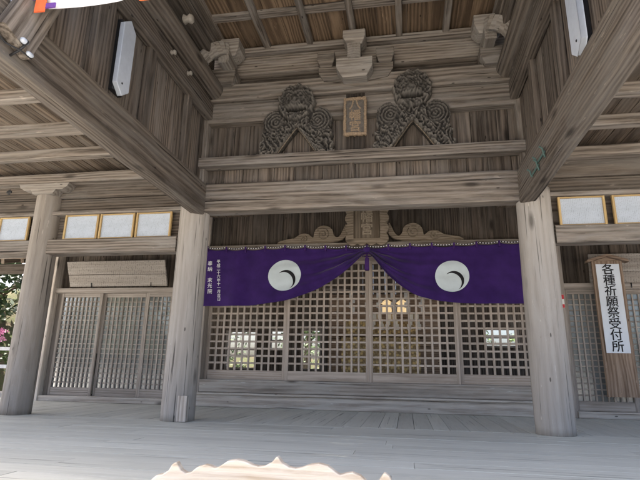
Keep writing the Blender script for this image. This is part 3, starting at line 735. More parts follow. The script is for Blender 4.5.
# carved lion struts (frog-leg struts) on the rail
def vnoise(u, v, f, seed):
    return np.vectorize(lambda a, b: mnoise.noise((a * f + seed, b * f, seed * 1.3)))(u, v)
def strut(cx, z0, top, seed, flip):
    H, Wd = top - z0 + 0.02, 0.96; nx, nz = 150, 132
    u, v = np.meshgrid(np.linspace(-Wd / 2, Wd / 2, nx), np.linspace(0, H, nz)); uu = u * flip
    hz = H - 0.235
    wob = vnoise(u, v, 14, seed) * 0.018
    head = ((u) / 0.215) ** 2 + ((v - hz) / 0.225) ** 2
    angh = np.arctan2(v - hz, u)
    inh = head < 1 + 0.07 * np.sin(9 * angh + seed)
    sh = np.zeros_like(u, bool); rsw = np.full_like(u, 9.0)
    for q in (-1, 1):
        r = np.hypot(u - q * 0.285, v - 0.43); sh |= np.hypot((u - q * 0.27) * 1.0, (v - 0.41) * 0.85) < 0.13 + wob; rsw = np.minimum(rsw, r)
    au = np.abs(u)
    out = 0.435 + 0.012 * np.sin(v * 48 + seed) - 0.17 * np.clip(v, 0, 0.6)
    apex = 0.335
    inner = np.where(v < apex, 0.235 * np.clip((apex - v) / apex, 0, 1) ** 0.9, 0)
    leg = (au < out + wob) & (au > inner) & (v < 0.5)
    inside = inh | sh | leg | ((au < 0.2) & (v > 0.38) & (v < hz))
    inside &= ~((v < apex) & (au < inner))
    # relief
    d = 0.055 + 0.0 * u
    ths = np.arctan2(v - 0.43, au - 0.285)
    rw = np.hypot(au - 0.24, v - 0.40 + 0.02 * vnoise(u, v, 7, seed + 20))
    swirl = 1 - 2 * np.abs(((rw / 0.036) % 1) - 0.5)
    w1 = vnoise(u, v, 6, seed + 30) * 3; curl = 1 - 2 * np.abs(vnoise(u + 0.05 * w1, v * 0.7 - 0.05 * w1, 17, seed + 40))
    curl2 = 1 - 2 * np.abs(vnoise(u - 0.02 * w1, v * 0.8 + 0.02 * w1, 36, seed + 50))
    wing = np.clip((au - 0.17) / 0.05, 0, 1) * np.clip((v - 0.27) / 0.06, 0, 1)
    d = np.where(sh & ~inh, 0.07 + wing * (0.03 * swirl) + (1 - wing) * 0.03 * curl + 0.008 * curl2 - 0.05 * np.clip((rw - 0.13) / 0.1, 0, 1), d)
    n_a = vnoise(u, v, 22, seed + 3)
    scale = np.sin((au * 0.55 + v) * 88) * np.sin((au - 0.4 * v) * 60)
    legm = leg & ~sh & ~inh
    d = np.where(legm, 0.05 + 0.045 * curl + 0.034 * curl2 + 0.025 * np.clip((out - au) / 0.2, 0, 1), d)
    dome = np.sqrt(np.clip(1 - head, 0, 1))
    x, y = uu / 0.215, (v - hz) / 0.225
    fz = 0.07 + 0.12 * dome
    fz = fz + 0.045 * np.exp(-((np.abs(x) - 0.33) ** 2 + (y - 0.22) ** 2) / 0.03)          # eyes
    fz = fz + 0.03 * np.exp(-((y - 0.42 - 0.15 * np.abs(x)) ** 2) / 0.008) * (np.abs(x) < 0.7)   # brows
    fz = fz + 0.06 * np.exp(-(x ** 2 / 0.05 + (y + 0.1) ** 2 / 0.06))                       # nose
    fz = fz + 0.03 * np.exp(-((np.abs(x) - 0.28) ** 2 + (y + 0.32) ** 2) / 0.05)            # cheeks
    fz = fz - 0.08 * np.exp(-((y + 0.52 - 0.2 * x ** 2) ** 2) / 0.006) * (np.abs(x) < 0.55)   # mouth
    mane = 0.5 + 0.5 * np.sin(angh * 13 + 6 * np.sqrt(head) + seed)
    fz = fz + (0.03 * mane + 0.04 * curl) * np.clip((head - 0.5) * 3, 0, 1) + 0.016 * curl2 - 0.035 * np.exp(-((np.abs(x) - 0.33) ** 2 + (y - 0.2) ** 2) / 0.006)
    d = np.where(inh, fz, d)
    d = d + 0.012 * vnoise(u, v, 45, seed + 8)
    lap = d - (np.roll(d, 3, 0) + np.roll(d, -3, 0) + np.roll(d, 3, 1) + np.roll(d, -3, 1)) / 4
    tone = np.clip(0.28 + lap * 30, 0, 1)  # highlights on ridges and shade in hollows, computed into the colour
    idx = -np.ones(u.shape, int); vs, ts, fs = [], [], []
    yb = -0.03
    cells = inside[:-1, :-1] & inside[1:, :-1] & inside[:-1, 1:] & inside[1:, 1:]
    for i in range(nz - 1):
        for j in range(nx - 1):
            if not cells[i, j]: continue
            q = []
            for (a, b) in ((i, j), (i, j + 1), (i + 1, j + 1), (i + 1, j)):
                if idx[a, b] < 0:
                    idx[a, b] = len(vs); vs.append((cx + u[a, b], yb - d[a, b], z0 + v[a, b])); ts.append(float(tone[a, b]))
                q.append(idx[a, b])
            fs.append(tuple(q))
            for (da, db, e) in ((-1, 0, (0, 1)), (1, 0, (2, 3)), (0, -1, (3, 0)), (0, 1, (1, 2))):
                a, b = i + da, j + db
                if not (0 <= a < nz - 1 and 0 <= b < nx - 1) or not cells[a, b]:
                    p, r_ = q[e[0]], q[e[1]]; k0 = len(vs)
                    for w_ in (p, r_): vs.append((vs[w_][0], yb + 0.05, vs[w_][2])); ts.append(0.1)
                    fs.append((r_, p, k0, k0 + 1))
    m = MB(); m.add(vs, fs, None, ts, True)
    o = m.build('carved_strut', M['relief_shade'], hall)
    rim = MB()
    pts = [(-0.235, 0.0)] + [(sgn * 0.235 * ((apex - vv) / apex) ** 0.9, vv) for sgn, vvs in ((-1, np.linspace(0.02, 0.33, 12)), (1, np.linspace(0.33, 0.0, 12))) for vv in vvs]
    rim.tube([(cx + a, yb - 0.055, z0 + b) for a, b in pts], 0.007, 6); rim.build('carved_rim', M['cloud'], o)
    return o
o = strut(-0.645, 2.834, 3.665, 1.7, 1); o['label'] = 'dark carved lion strut left of the small gilt plaque'
o = strut(0.645, 2.834, 3.735, 5.2, -1); o['label'] = 'dark carved lion strut right of the small gilt plaque'

# carved cloud boards beside the big plaque
cloud = [(0.30, 0.0), (1.36, 0.0), (1.33, 0.055), (1.2, 0.085), (1.08, 0.10), (1.02, 0.15), (0.95, 0.175), (0.87, 0.16), (0.82, 0.11), (0.795, 0.10), (0.79, 0.19), (0.74, 0.26), (0.66, 0.29), (0.57, 0.27), (0.51, 0.215), (0.495, 0.13), (0.44, 0.09), (0.39, 0.14), (0.345, 0.25), (0.30, 0.33)]
def smooth_poly(p, n=3):
    for _ in range(n):
        q = []
        for i in range(len(p)):
            a, b = p[i], p[(i + 1) % len(p)]
            q += [(a[0] * .75 + b[0] * .25, a[1] * .75 + b[1] * .25), (a[0] * .25 + b[0] * .75, a[1] * .25 + b[1] * .75)]
        p = q
    return p
for s in (-1, 1):
    m = MB(); m.prism(smooth_poly(cloud, 2), (0, 1.87, 2.312), (s, 0, 0), (0, 0, 1), (0, 0.05, 0)); cb = part(m, 'carved_cloud', 'cloud', 0.004)
    m = MB()
    for (cx, cz, r, tn) in ((0.655, 0.15, 0.10, 2.2), (0.945, 0.085, 0.065, 1.8)):
        m.tube([(s * (cx + r * (1 - t) * math.cos(2 * math.pi * tn * t + 0.6)), 1.866, 2.312 + cz + r * (1 - t) * math.sin(2 * math.pi * tn * t + 0.6)) for t in np.linspace(0, 0.92, 40)], 0.008, 6)
    m.tube([(s * x, 1.866, 2.312 + z) for x, z in ((1.3, 0.03), (1.15, 0.055), (1.03, 0.06), (0.9, 0.02), (0.8, 0.04), (0.7, 0.02), (0.5, 0.03), (0.4, 0.05))], 0.007, 6)
    m.build('carved_scroll', M['cloud'], cb)

# ------------------------------------------------------------------ plaques
pq = thing('shrine_plaque', 'small upright gilt-framed plaque lettered in gold between the carved lions', 'plaque', (0.02, -0.12, 3.0))
m = MB(); m.box(-0.085, 0.125, -0.105, -0.102 + 0.02, 2.86, 3.54, 'z', 0.004, tone=0.5); m.build('backing_board', M['plank_dark'], pq)
m = MB(); m.box(-0.085, 0.125, -0.155, -0.135, 3.02, 3.435, 'z', 0.004); m.build('panel', M['plaque'], pq)
m = MB(); rr = random.Random(3)
for (a, b, c, d) in ((-0.105, 0.145, 3.425, 3.455), (-0.105, 0.145, 3.0, 3.03)):
    x = a
    while x < b:
        w = rr.uniform(0.014, 0.028); m.box(x, min(x + w, b), -0.168, -0.13, c + rr.uniform(-0.008, 0.003), d + rr.uniform(-0.003, 0.008), 'x', 0.004); x += w
for (a, b) in ((-0.105, -0.08), (0.12, 0.145)):
    z = 3.03
    while z < 3.425:
        w = rr.uniform(0.014, 0.03); m.box(a + rr.uniform(-0.006, 0.002), b + rr.uniform(-0.002, 0.006), -0.168, -0.13, z, min(z + w, 3.425), 'z', 0.004); z += w
m.build('gilt_frame', M['gold'], pq)
for i, chx in enumerate('八幡宮'):
    text('lettering', chx, 0.135, (0.02, -0.157, 3.365 - i * 0.132), M['gold'], pq, 0.003)

lp = thing('shrine_plaque', 'large carved wooden plaque on the lintel above the curtain knot', 'plaque', (0.0, 1.8, 2.3))
m = MB(); m.box(-0.19, 0.19, 1.76, 1.80, 2.33, 2.98, 'z', 0.004, tone=0.9); m.build('panel', M['cloud'], lp)
fr_ = []
hw = 0.29
def wave(a, b, n, amp):
    r_ = []
    for i in range(n * 6):
        t = i / (n * 6); r_.append((a[0] + (b[0] - a[0]) * t, a[1] + (b[1] - a[1]) * t, amp * abs(math.sin(t * n * math.pi))))
    return r_
out = [(x, z - w) for x, z, w in wave((-0.27, 2.275), (0.27, 2.275), 4, 0.03)] + [(x + w, z) for x, z, w in wave((0.27, 2.275), (0.29, 3.02), 5, 0.035)] + [(x, z + w) for x, z, w in wave((0.29, 3.02), (-0.29, 3.02), 4, 0.03)] + [(x - w, z) for x, z, w in wave((-0.29, 3.02), (-0.27, 2.275), 5, 0.035)]
m = MB()
inn = [(-0.185, 2.35), (0.185, 2.35), (0.19, 2.96), (-0.19, 2.96)]
def ring_prism(mb, outer, inner_fn, y0, y1):
    n = len(outer); vs = []
    for (x, z) in outer:
        ix, iz = inner_fn(x, z); vs += [(x, y0, z), (ix, y0 - 0.012, iz), (ix, y1, iz), (x, y1, z)]
    fs = []
    for i in range(n):
        j = (i + 1) % n
        for q in range(4): a = i * 4 + q; b = i * 4 + (q + 1) % 4; c = j * 4 + (q + 1) % 4; d = j * 4 + q; fs.append((a, d, c, b))
    mb.add(vs, fs)
ring_prism(m, out, lambda x, z: (max(-0.19, min(0.19, x)), max(2.345, min(2.965, z))), 1.735, 1.80)
m.build('carved_frame', M['cloud'], lp)
m = MB(); m.box(-0.175, 0.175, 1.752, 1.7585, 2.355, 2.96, 'z', 0.002, tone=0.75); m.build('raised_field', M['cloud'], lp)
for i, chx in enumerate('八幡宮'):
    text('lettering', chx, 0.185, (0.0, 1.749, 2.855 - i * 0.19), M['letter'], lp, 0.002, 0.004)

# ------------------------------------------------------------------ framed written papers on the wing beams
fp = [(-4.72, -4.36, 'framed sheet of writing at the left edge of the photo, left of the far pillar'),
      (-4.30, -3.895, 'framed sheet of writing just left of the far left pillar'),
      (-3.42, -2.985, 'first framed sheet of writing right of the far left pillar'),
      (-2.965, -2.53, 'middle framed sheet of writing on the left wing beam'),
      (-2.51, -2.075, 'framed sheet of writing nearest the left log pillar'),
      (2.035, 2.47, 'framed sheet of writing nearest the right log pillar'),
      (2.535, 2.97, 'framed sheet of writing above the white reception sign')]
for a, b, lab in fp:
    t = thing('framed_paper', lab, 'framed paper', ((a + b) / 2, -0.04, 1.94), 'framed sheets of writing along the wing beams')
    m = MB(); f_ = 0.022
    m.box(a, a + f_, -0.06, -0.028, 1.9405, 2.2365, 'z', 0.003, tone=1); m.box(b - f_, b, -0.06, -0.028, 1.9405, 2.2365, 'z', 0.003, tone=1)
    m.box(a + f_, b - f_, -0.059, -0.028, 1.941, 1.953, 'x', 0.003, tone=1); m.box(a + f_, b - f_, -0.059, -0.028, 2.222, 2.236, 'x', 0.003, tone=1); m.build('frame', M['frame'], t)
    m = MB(); m.box(a + f_, b - f_, -0.042, -0.034, 1.953, 2.222, 'x', 0.001); m.build('sheet', M['paper'], t)

# ------------------------------------------------------------------ fluorescent lamps on the porch side walls
def wall_lamp(s, y0, y1, z0, z1, label):
    t = thing('wall_lamp', label, 'lamp', (s * 1.72, (y0 + y1) / 2, z0), 'fluorescent lamps on the porch side walls')
    yc = (y0 + y1) / 2; hw = (y1 - y0) / 2; xb = s * 1.715; xf = s * 1.672
    m = MB(); e = 0.075
    # shallow trough reflector with sloped ends, apex ridge along its length
    back = [(xb, yc - hw, z0 + e), (xb, yc + hw, z0 + e), (xb, yc + hw, z1 - e), (xb, yc - hw, z1 - e)]
    prof = [(xf, yc - hw, z0 + e), (xf, yc, z0), (xf, yc + hw, z0 + e), (xf, yc + hw, z1 - e), (xf, yc, z1), (xf, yc - hw, z1 - e)]
    bk = [(xb, p[1], p[2]) for p in prof]
    vs = prof + bk; fs = [tuple(range(6)) if s > 0 else tuple(range(5, -1, -1)), tuple(range(11, 5, -1)) if s > 0 else tuple(range(6, 12))]
    for i in range(6): fs.append((i, (i + 1) % 6, (i + 1) % 6 + 6, i + 6))
    m.add(vs, fs); m.build('housing', M['lamp'], t, 0.006)
    m = MB(); m.box(min(xb, s * 1.757), max(xb, s * 1.757), yc - hw + 0.02, yc + hw - 0.02, z0 + 0.03, z1 - 0.03, 'z', 0.004); m.build('shadow_gap_plate', M['black'], t)  # black plate paints the shadow gap behind the housing
    m = MB(); m.lathe([(0.004, -0.006), (0.009, -0.003), (0.009, 0.003), (0.004, 0.006)], (xf - s * 0.001, yc - 0.02, z0 + 0.1), 10, 'x'); m.build('screw', M['black'], t)
wall_lamp(-1, -1.94, -1.765, 2.60, 3.30, 'white fluorescent lamp box upright on the left porch wall')
wall_lamp(1, -2.04, -1.87, 2.56, 3.3, 'white fluorescent lamp box upright on the right porch wall, cut by the frame top')

# ------------------------------------------------------------------ purple curtain
CY = 1.80
def c_top(x):
    # cloth hangs from hooks and sags a little between them
    u = abs(x) / 2.42; base = 2.225 + 0.035 * u
    return base - 0.02 * abs(math.sin(u * math.pi * 8 / 1.0)) + 0.022 * mnoise.noise((x * 1.3, 3.3, 0)) * min(1, u * 3)
bl = [(-2.42, 1.405), (-2.0, 1.40), (-1.62, 1.41), (-1.18, 1.47), (-0.79, 1.60), (-0.43, 1.80), (-0.19, 1.99), (-0.03, 2.16)]
brr = [(0.03, 2.16), (0.24, 1.87), (0.46, 1.67), (0.67, 1.53), (0.93, 1.465), (1.25, 1.43), (1.7, 1.42), (2.42, 1.43)]
def interp(tab, x):
    for (a, b), (c, d) in zip(tab, tab[1:]):
        if x <= c: t = (x - a) / (c - a); return b + (d - b) * t
    return tab[-1][1]
def c_bot(x):
    tab = bl if x < 0 else brr
    return sum(interp(tab, max(tab[0][0], min(tab[-1][0], x + e))) for e in (-0.08, -0.04, 0, 0.04, 0.08)) / 5
def c_pt(x, t, off=0.0):
    zt, zb = c_top(x), c_bot(x); z = zt + (zb - zt) * t
    near = max(0.0, 1 - abs(x) / 1.55)
    A = 0.006 + 0.05 * near ** 1.1
    fold = (math.sin(t * (10 + 6 * near) + 2.2 * mnoise.noise((x * 0.8, t * 1.5, 2))) * 0.7 + 0.45 * math.sin(t * 27 + 3 * mnoise.noise((x * 1.1, t * 2, 12)))) * A * min(1, t * 4 + 0.15)
    hang = 0.026 * math.sin(x * 7 + 4 * mnoise.noise((x * 1.6, 0, 5))) * (0.25 + 0.75 * t) * (1 - 0.8 * near)+ 0.01 * mnoise.noise((x * 2.3, t * 3, 7))
    return Vector((x, CY + fold + hang - 0.03 * near * t - off, z))
cur = thing('shrine_curtain', 'purple curtain with two white crests tied up at the centre over the lattice doors', 'curtain', (0, 1.8, 2.24))
for s, (xa, xb) in ((-1, (-2.42, -0.012)), (1, (0.012, 2.42))):
    m = MB(); nx, nt = 120, 44; vs = [c_pt(xa + (xb - xa) * i / nx, j / nt) for i in range(nx + 1) for j in range(nt + 1)]
    fs = [(i * (nt + 1) + j, i * (nt + 1) + j + 1, (i + 1) * (nt + 1) + j + 1, (i + 1) * (nt + 1) + j) for i in range(nx) for j in range(nt)]
    m.add(vs, fs, None, 1, True); o = m.build('curtain_cloth', M['purple'], cur)
    so = o.modifiers.new('solid', 'SOLIDIFY'); so.thickness = 0.004; so.offset = 0
    # white crest printed on the cloth with a purple crescent
    cx, cz, R = (-1.195, 1.84, 0.235) if s < 0 else (1.155, 1.80, 0.222)
    def on(x, z, off):
        t = (z - c_top(x)) / (c_bot(x) - c_top(x)); p = c_pt(x, max(0, min(1, t)), off); return p
    m = MB(); vs = [on(cx, cz, 0.0045)]; fs = []; nr, na = 8, 48
    for i in range(1, nr + 1):
        for j in range(na):
            a = 2 * math.pi * j / na; r = R * i / nr; r *= 1 + 0.03 * math.sin(2 * a + 1); vs.append(on(cx + r * math.cos(a), cz + r * math.sin(a) * 0.99, 0.0045))
    for j in range(na):
        fs.append((0, 1 + (j + 1) % na, 1 + j))
        for i in range(nr - 1): a = 1 + i * na + j; b = 1 + i * na + (j + 1) % na; fs.append((a, b, b + na, a + na))
    m.add(vs, fs, None, 1, True); cr = m.build('crest', M['white'], o)
    m = MB(); vs, fs = [], []; na = 30
    for j in range(na + 1):
        t = j / na; a = math.radians(128 - t * 185); th = 0.21 * math.sin(math.pi * min(1, t * 0.93 + 0.05)) ** 0.8 * (0.25 + 0.75 * math.sin(math.pi * (t * 0.85 + 0.1)))
        for q in range(3):
            rr_ = (0.58 + th * (q - 1) * 0.5) * R
            vs.append(on(cx + 0.04 * R + rr_ * math.cos(a), cz - 0.33 * R + rr_ * math.sin(a), 0.008))
    for j in range(na):
        for q in range(2): a = j * 3 + q; fs.append((a, a + 3, a + 4, a + 1))
    m.add(vs, fs, None, 1, True); m.build('crescent', M['ink'], cr)
# rope, tabs, knot, tassel, inscription
m = MB(); seg_ = 260
for i in range(seg_):
    x0 = -2.44 + 4.88 * i / seg_; x1 = -2.44 + 4.88 * (i + 1) / seg_
    if i % 2 == 0: m.beam((x0, CY - 0.012, c_top(x0) + 0.022), (x1, CY - 0.012, c_top(x1) + 0.022), 0.012, 0.012, (0, 0, 1), 0.003, tone=1)
m.build('cord_thread', M['cloth_white'], cur)
m = MB(); m.tube([(-2.46 + 4.92 * i / 160, CY - 0.010, c_top(-2.46 + 4.92 * i / 160) + 0.022) for i in range(161)], 0.0075, 6); m.build('cord', M['ink'], cur)
for i in range(17):
    x = -2.40 + 4.8 * i / 16
    m = MB(); m.box(x - 0.012, x + 0.012, CY - 0.026, CY + 0.006, c_top(x) - 0.05, c_top(x) + 0.036, 'z', 0.004); m.build('loop', M['purple_cord'], cur)
m = MB(); m.lathe([(0.012, -0.05), (0.045, -0.03), (0.055, 0.0), (0.04, 0.035), (0.012, 0.05)], (0.0, CY - 0.04, 2.185), 16); m.build('knot', M['purple'], cur)
for s in (-1, 1):
    m = MB(); m.tube([(0, CY - 0.06, 2.13), (s * 0.05, CY - 0.065, 2.115), (s * 0.065, CY - 0.065, 2.085), (s * 0.02, CY - 0.065, 2.08), (0, CY - 0.06, 2.10)], 0.008, 6); m.build('bow', M['purple_cord'], cur)
m = MB(); m.lathe([(0.008, 2.13), (0.012, 2.07), (0.028, 2.06), (0.03, 2.03), (0.034, 1.89), (0.03, 1.885)], (0, CY - 0.062, 0), 14); m.build('tassel', M['purple_cord'], cur)
for j, (col, x, z0, sz, stp) in enumerate((('平成二十六年十一月吉日', -2.215, 2.06, 0.056, 0.056), ('奉納　末光院', -2.345, 2.03, 0.075, 0.083))):
    for i, chx in enumerate(col):
        if chx == '　': continue
        xx = x + i * 0.004; zz = z0 - i * stp; t_ = (zz - c_top(xx)) / (c_bot(xx) - c_top(xx))
        text('inscription', chx, sz, c_pt(xx, t_, 0.012), M['cloth_white'], cur, 0.0003, 0.001)

# ------------------------------------------------------------------ old notice boards over the wing doors
def notice(x0, x1, z0, z1, y, label, brackets, lean):
    t = thing('notice_board', label, 'notice board', ((x0 + x1) / 2, y, z0), 'weathered notice boards above the wing doors')
    m = MB(); zm = z0 + (z1 - z0) * 0.47
    for a, b in ((z0, zm - 0.002), (zm + 0.002, z1)):
        ya = y - lean * (a - z0) / (z1 - z0); yb = y - lean * (b - z0) / (z1 - z0)
        m.beam((x0, (ya + yb) / 2, (a + b) / 2), (x1, (ya + yb) / 2, (a + b) / 2), 0.03, math.hypot(b - a, yb - ya), (0, yb - ya, b - a), 0.004, 4, 0.003, random.uniform(0.95, 1.1))
    m.build('board', M['board_text'], t)
    for xb in brackets:
        m = MB(); m.tube([(xb, 2.0, z0 - 0.01), (xb, y - 0.03, z0 - 0.012), (xb, y - 0.035, z0 + 0.05)], 0.008, 6); m.build('iron_hook', M['black'], t)
    m = MB(); m.tube([((x0 + x1) / 2, y - lean + 0.01, z1 - 0.02), ((x0 + x1) / 2, 2.11, z1 + 0.04)], 0.004, 6); m.build('stay_wire', M['wire'], t)
notice(-4.70, -3.06, 1.73, 2.10, 1.93, 'greyed board of faded writing above the left lattice doors', (-4.32, -3.32), 0.16)
notice(2.96, 4.5, 1.66, 2.10, 2.0, 'brown board of faded writing behind the white reception sign', (3.45, 4.2), 0.05)

# ------------------------------------------------------------------ reception sign
sg = thing('reception_sign', 'tall wooden signboard with white paper lettered in black hung beside the right lattice doors', 'sign', (3.14, 1.88, 0.27))
SX, SY = 3.145, 1.86
m = MB(); m.box(SX - 0.185, SX + 0.185, SY, SY + 0.035, 0.27, 1.985, 'z', 0.005, 6, 0.003, 1.0); m.build('board', M['sign_brown'], sg)
m = MB(); m.prism([(-0.255, 1.965), (-0.245, 2.0), (0.0, 2.075), (0.245, 2.0), (0.255, 1.965), (0.0, 2.04)], (SX, SY - 0.045, 0), (1, 0, 0), (0, 0, 1), (0, 0.11, 0)); m.prism([(-0.18, 1.983), (0, 2.036), (0.18, 1.983)], (SX, SY + 0.002, 0), (1, 0, 0), (0, 0, 1), (0, 0.03, 0)); m.build('gable_cap', M['sign_brown'], sg)
m = MB(); m.tube([(SX, SY + 0.035, 1.9), (SX, SY + 0.12, 1.93), (SX, 2.03, 1.93)], 0.005, 6); m.build('hanging_wire', M['wire'], sg)
m = MB(); m.box(SX - 0.142, SX + 0.142, SY - 0.0035, SY - 0.001, 0.80, 1.945, 'z', 0.0005); ppr = m.build('paper', M['sign_paper'], sg)
for i, chx in enumerate('各種祈願祭受付所'):
    text('lettering', chx, 0.15, (SX, SY - 0.0055, 1.865 - i * 0.1415), M['ink'], ppr, 0.0016, 0.0012)

# ------------------------------------------------------------------ offering box with wave-cut crest
ob = thing('offering_box', 'offering box with a pale wave-cut crest board at the foot of the photo', 'offering box', (0, -3.1, -0.45))
pts = [(-0.56, 0.02), (-0.53, 0.07), (-0.495, 0.10), (-0.47, 0.104), (-0.445, 0.12), (-0.432, 0.142), (-0.415, 0.152), (-0.405, 0.14), (-0.392, 0.122), (-0.37, 0.112), (-0.35, 0.117), (-0.325, 0.137), (-0.295, 0.147), (-0.27, 0.143), (-0.248, 0.136), (-0.23, 0.145), (-0.2, 0.165), (-0.165, 0.172), (-0.13, 0.167), (-0.10, 0.155), (-0.075, 0.150), (-0.05, 0.153), (-0.022, 0.167), (0.0, 0.192)]
crest = pts + [(-a, b) for a, b in pts[-2::-1]]
m = MB(); m.prism([(-0.56, -0.2)] + crest + [(0.56, -0.2)], (0.0, -3.015, 0), (1, 0, 0), (0, 0, 1), (0, 0.035, 0), 1.0); m.build('crest_board', M['crest'], ob, 0.005)
m = MB()
for z in (-0.44, -0.3, -0.16):
    m.box(-0.54, 0.54, -3.5, -3.47, z, z + 0.137, 'x', 0.006); m.box(-0.54, 0.54, -3.05, -3.02, z, z + 0.137, 'x', 0.006)
    for q in (-0.54, 0.51): m.box(q, q + 0.03, -3.47, -3.05, z, z + 0.137, 'y', 0.006)
m.build('body', M['crest'], ob)
for i in range(6):
    m = MB(); m.beam((-0.5, -3.42 + i * 0.07, -0.05), (0.5, -3.42 + i * 0.07, -0.05), 0.028, 0.035); m.build('slat', M['crest'], ob)

# ------------------------------------------------------------------ white festoon hung across the porch front
bn = thing('festoon_curtain', 'white swagged cloth with orange and violet ties at the top left corner', 'curtain', (-1.0, -2.95, 2.7))
m = MB(); ts = 3; vs, fs = [], []; nx, nz = 120, 10
tie = [-1.53 + 0.657 * q for q in range(6)]
def sag(x):
    d = (x - tie[0]) / 0.66; d -= math.floor(d); return 0.0 if d < 0.72 else -0.09 * ((d - 0.72) / 0.28) ** 1.5
for i in range(nx + 1):
    x = -2.15 + 3.85 * i / nx
    for j in range(nz + 1):
        t = j / nz; zb = 2.535 - sag(x)
        vs.append((x, -2.9 + 0.02 * math.sin(t * 8 + x * 5) * t, 2.95 + (zb - 2.95) * t))
fs = [(i * (nz + 1) + j, i * (nz + 1) + j + 1, (i + 1) * (nz + 1) + j + 1, (i + 1) * (nz + 1) + j) for i in range(nx) for j in range(nz)]
m.add(vs, fs, None, 1, True); o = m.build('swag', M['cloth_white'], bn); so = o.modifiers.new('solid', 'SOLIDIFY'); so.thickness = 0.004
for x in tie:
    m = MB(); m.box(x - 0.035, x + 0.035, -2.935, -2.925, 2.485, 2.60, 'z', 0.003); m.build('orange_tie', M['orange'], bn)
    m = MB(); m.box(x - 0.085, x - 0.036, -2.935, -2.925, 2.575, 2.64, 'z', 0.003); m.build('violet_tie', M['violet'], bn)
    m = MB(); m.box(x + 0.036, x + 0.10, -2.935, -2.925, 2.505, 2.535, 'z', 0.003); m.build('violet_tie', M['violet'], bn)
m = MB(); m.log((-2.1, -2.89, 2.96), (1.75, -2.89, 2.96), 0.02, 0.02, 10, 4, 0.0); m.build('pole', M['beam'], bn)

# ------------------------------------------------------------------ small fittings
def insulator(p, label, r=0.032):
    t = thing('insulator', label, 'insulator', p, 'knob insulators on the left porch rails'); x, y, z = p
    m = MB(); m.lathe([(r * 0.6, 0), (r, r * 0.3), (r * 0.6, r * 0.9), (r, r * 1.5), (r * 0.7, r * 2.0), (r * 0.2, r * 2.1)], p, 14, 'x'); m.build('knob', M['porcelain'], t)
insulator((-1.66, -0.83, 3.475), 'small pale knob insulator half way along the left upper rail', 0.026)
insulator((-1.54, -1.25, 3.78), 'large pale insulator on the left upper log under the violet tie', 0.05)
insulator((-1.66, -1.2, 3.46), 'small pale knob insulator on the left upper rail beside the lamp', 0.026)

fl_ = thing('clamp_lamp', 'small white spot lamp clamped on the left side beam with a dark band', 'lamp', (-1.64, -2.93, 2.28))
m = MB(); m.lathe([(0.010, -0.022), (0.016, -0.012), (0.016, 0.012), (0.011, 0.022)], (-1.565, -2.955, 2.275), 16, 'y'); m.build('shade', M['lamp'], fl_)
m = MB(); m.lathe([(0.0175, -0.005), (0.0175, 0.005)], (-1.565, -2.945, 2.275), 16, 'y'); m.build('band', M['black'], fl_)
m = MB(); m.lathe([(0.008, -0.022), (0.013, -0.012), (0.013, 0.014), (0.007, 0.022)], (-1.575, -2.89, 2.235), 14, 'y'); m.build('socket', M['lamp'], fl_)
m = MB(); m.tube([(-1.665, -2.93, 2.21), (-1.61, -2.93, 2.24), (-1.575, -2.935, 2.265)], 0.008, 6); m.build('clamp', M['black'], fl_)
m = MB(); m.tube([(-1.655, -3.15, 2.29), (-1.64, -3.0, 2.24), (-1.60, -2.93, 2.235), (-1.58, -2.87, 2.22)], 0.005, 6); m.build('cable', M['black'], fl_)

for (y, z, lab) in ((-0.99, 2.27, 'green coat hook on the right side beam, upper of the two'), (-0.79, 2.24, 'green coat hook on the right side beam, lower of the two')):
    t = thing('coat_hook', lab, 'hook', (1.66, y, z), 'green hooks on the right side beam')
    m = MB(); m.beam((1.655, y - 0.11, z), (1.655, y + 0.11, z), 0.012, 0.02); m.build('plate', M['green_metal'], t)
    for q, up_, dn in ((-0.11, 0.05, 0.05), (0.11, 0.055, 0.02)):
        m = MB(); m.tube([(1.655, y + q, z - dn), (1.645, y + q, z), (1.64, y + q, z + up_ * 0.6), (1.62, y + q + 0.01, z + up_)], 0.008, 6); m.build('hook', M['green_metal'], t)

rn = thing('red_notice', 'small red and white paper notice just right of the right log pillar', 'notice', (2.55, 1.94, 1.4))
m = MB(); m.box(2.45, 2.60, 1.955, 1.9585, 1.38, 1.56, 'z', 0.0005); m.build('paper', M['shide'], rn)
m = MB(); m.box(2.452, 2.598, 1.952, 1.9545, 1.50, 1.558, 'x', 0.0005); m.box(2.452, 2.598, 1.952, 1.9545, 1.382, 1.43, 'x', 0.0005); m.box(2.50, 2.56, 1.952, 1.9545, 1.45, 1.48, 'x', 0.0005); m.build('red_print', M['red'], rn)

# ------------------------------------------------------------------ inside the hall
al = thing('altar_table', 'gold brocade altar seen through the centre lattice doors', 'altar', (0.05, 3.9, 0.36))
m = MB(); m.box(-0.6, 0.75, 3.7, 4.1, 0.36, 1.1, 'x', 0.01); m.build('brocade_cover', M['brocade'], al)
m = MB(); m.box(-0.66, 0.81, 3.66, 4.14, 1.102, 1.15, 'x', 0.008, tone=1.2); m.build('table_top', M['ceiling'], al)
m = MB(); m.box(-0.55, 0.7, 3.95, 4.08, 1.152, 1.4, 'x', 0.008); m.build('gilt_shelf', M['brocade'], al)
sc_ = thing('folding_screen', 'brown wooden screen standing behind the gold altar', 'screen', (0.0, 4.5, 0.36))
for i in range(5):
    m = MB(); x = -0.95 + i * 0.42; m.beam((x, 4.45 + (0.06 if i % 2 else 0), 1.16), (x + 0.415, 4.45 + (0.0 if i % 2 else 0.06), 1.16), 0.03, 1.6, (0, 0, 1), 0.004, tone=1.5); m.build('panel', M['sign_brown'], sc_)
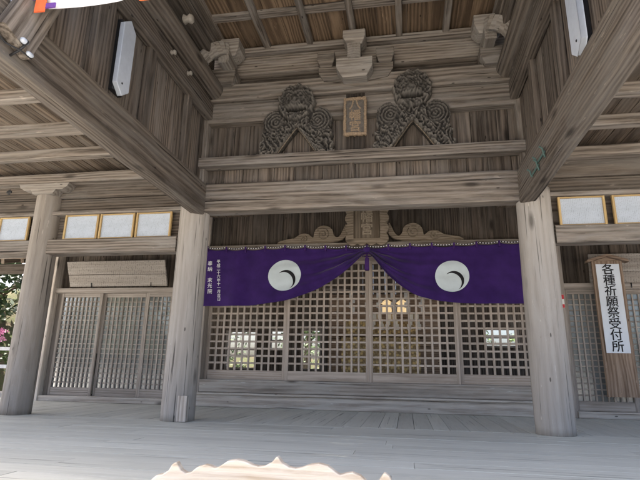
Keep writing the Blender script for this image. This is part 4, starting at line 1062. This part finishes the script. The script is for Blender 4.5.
rp = thing('sacred_rope', 'straw rope with white zigzag papers hung inside behind the centre doors', 'rope', (0.3, 2.75, 1.9))
m = MB(); m.tube([(-0.8 + 1.9 * i / 24, 2.75, 1.80 - 0.05 * math.sin(math.pi * i / 24)) for i in range(25)], [0.02 + 0.006 * math.sin(i * 1.9) for i in range(25)], 8); m.build('rope', M['sign'], rp)
for x in (-0.36, -0.11, 0.07, 0.29, 0.5, 0.72):
    m = MB(); z = 1.72
    for q in range(4): m.prism([(0, 0), (0.06, 0.0), (0.06, -0.085), (0, -0.085)], (x + (0.03 if q % 2 else 0), 2.735 - 0.004 * q, z - q * 0.075), (1, 0, 0), (0, -0.1, 1), (0, 0.002, 0))
    m.build('zigzag_paper', M['shide'], rp)
for x, lab in ((0.2, 'left of two brass lanterns with added glow hung inside the centre doors'), (0.46, 'right of two brass lanterns with added glow hung inside the centre doors')):
    t = thing('hanging_lantern', lab, 'lantern', (x, 3.6, 1.5), 'brass lanterns hung inside the hall')
    m = MB(); m.lathe([(0.02, 0.24), (0.11, 0.17), (0.075, 0.16), (0.085, 0.03), (0.05, 0.0)], (x, 3.6, 1.5), 6); m.build('lantern_body', M['lit'], t)
    m = MB(); m.tube([(x, 3.6, 1.73), (x, 3.6, 3.0)], 0.005, 6); m.build('chain', M['brass'], t)
for x, lab in ((0.02, 'left of three white paper stands before the gold altar'), (0.28, 'middle of three white paper stands before the gold altar'), (0.66, 'right of three white paper stands before the gold altar')):
    t = thing('paper_wand', lab, 'paper wand', (x, 3.78, 1.151), 'white paper wands on the altar')
    m = MB(); m.tube([(x, 3.78, 1.151), (x, 3.78, 1.5)], 0.008, 6); m.build('stick', M['frame'], t)
    m = MB()
    for s in (-1, 1):
        for q in range(3): m.prism([(0, 0), (0.07, 0), (0.07, -0.1), (0, -0.1)], (x + s * (0.01 + q * 0.02) - (0.07 if s < 0 else 0), 3.765, 1.5 - q * 0.085), (1, 0, 0), (0, -0.1, 1), (0, 0.002, 0))
    m.build('streamer', M['shide'], t)
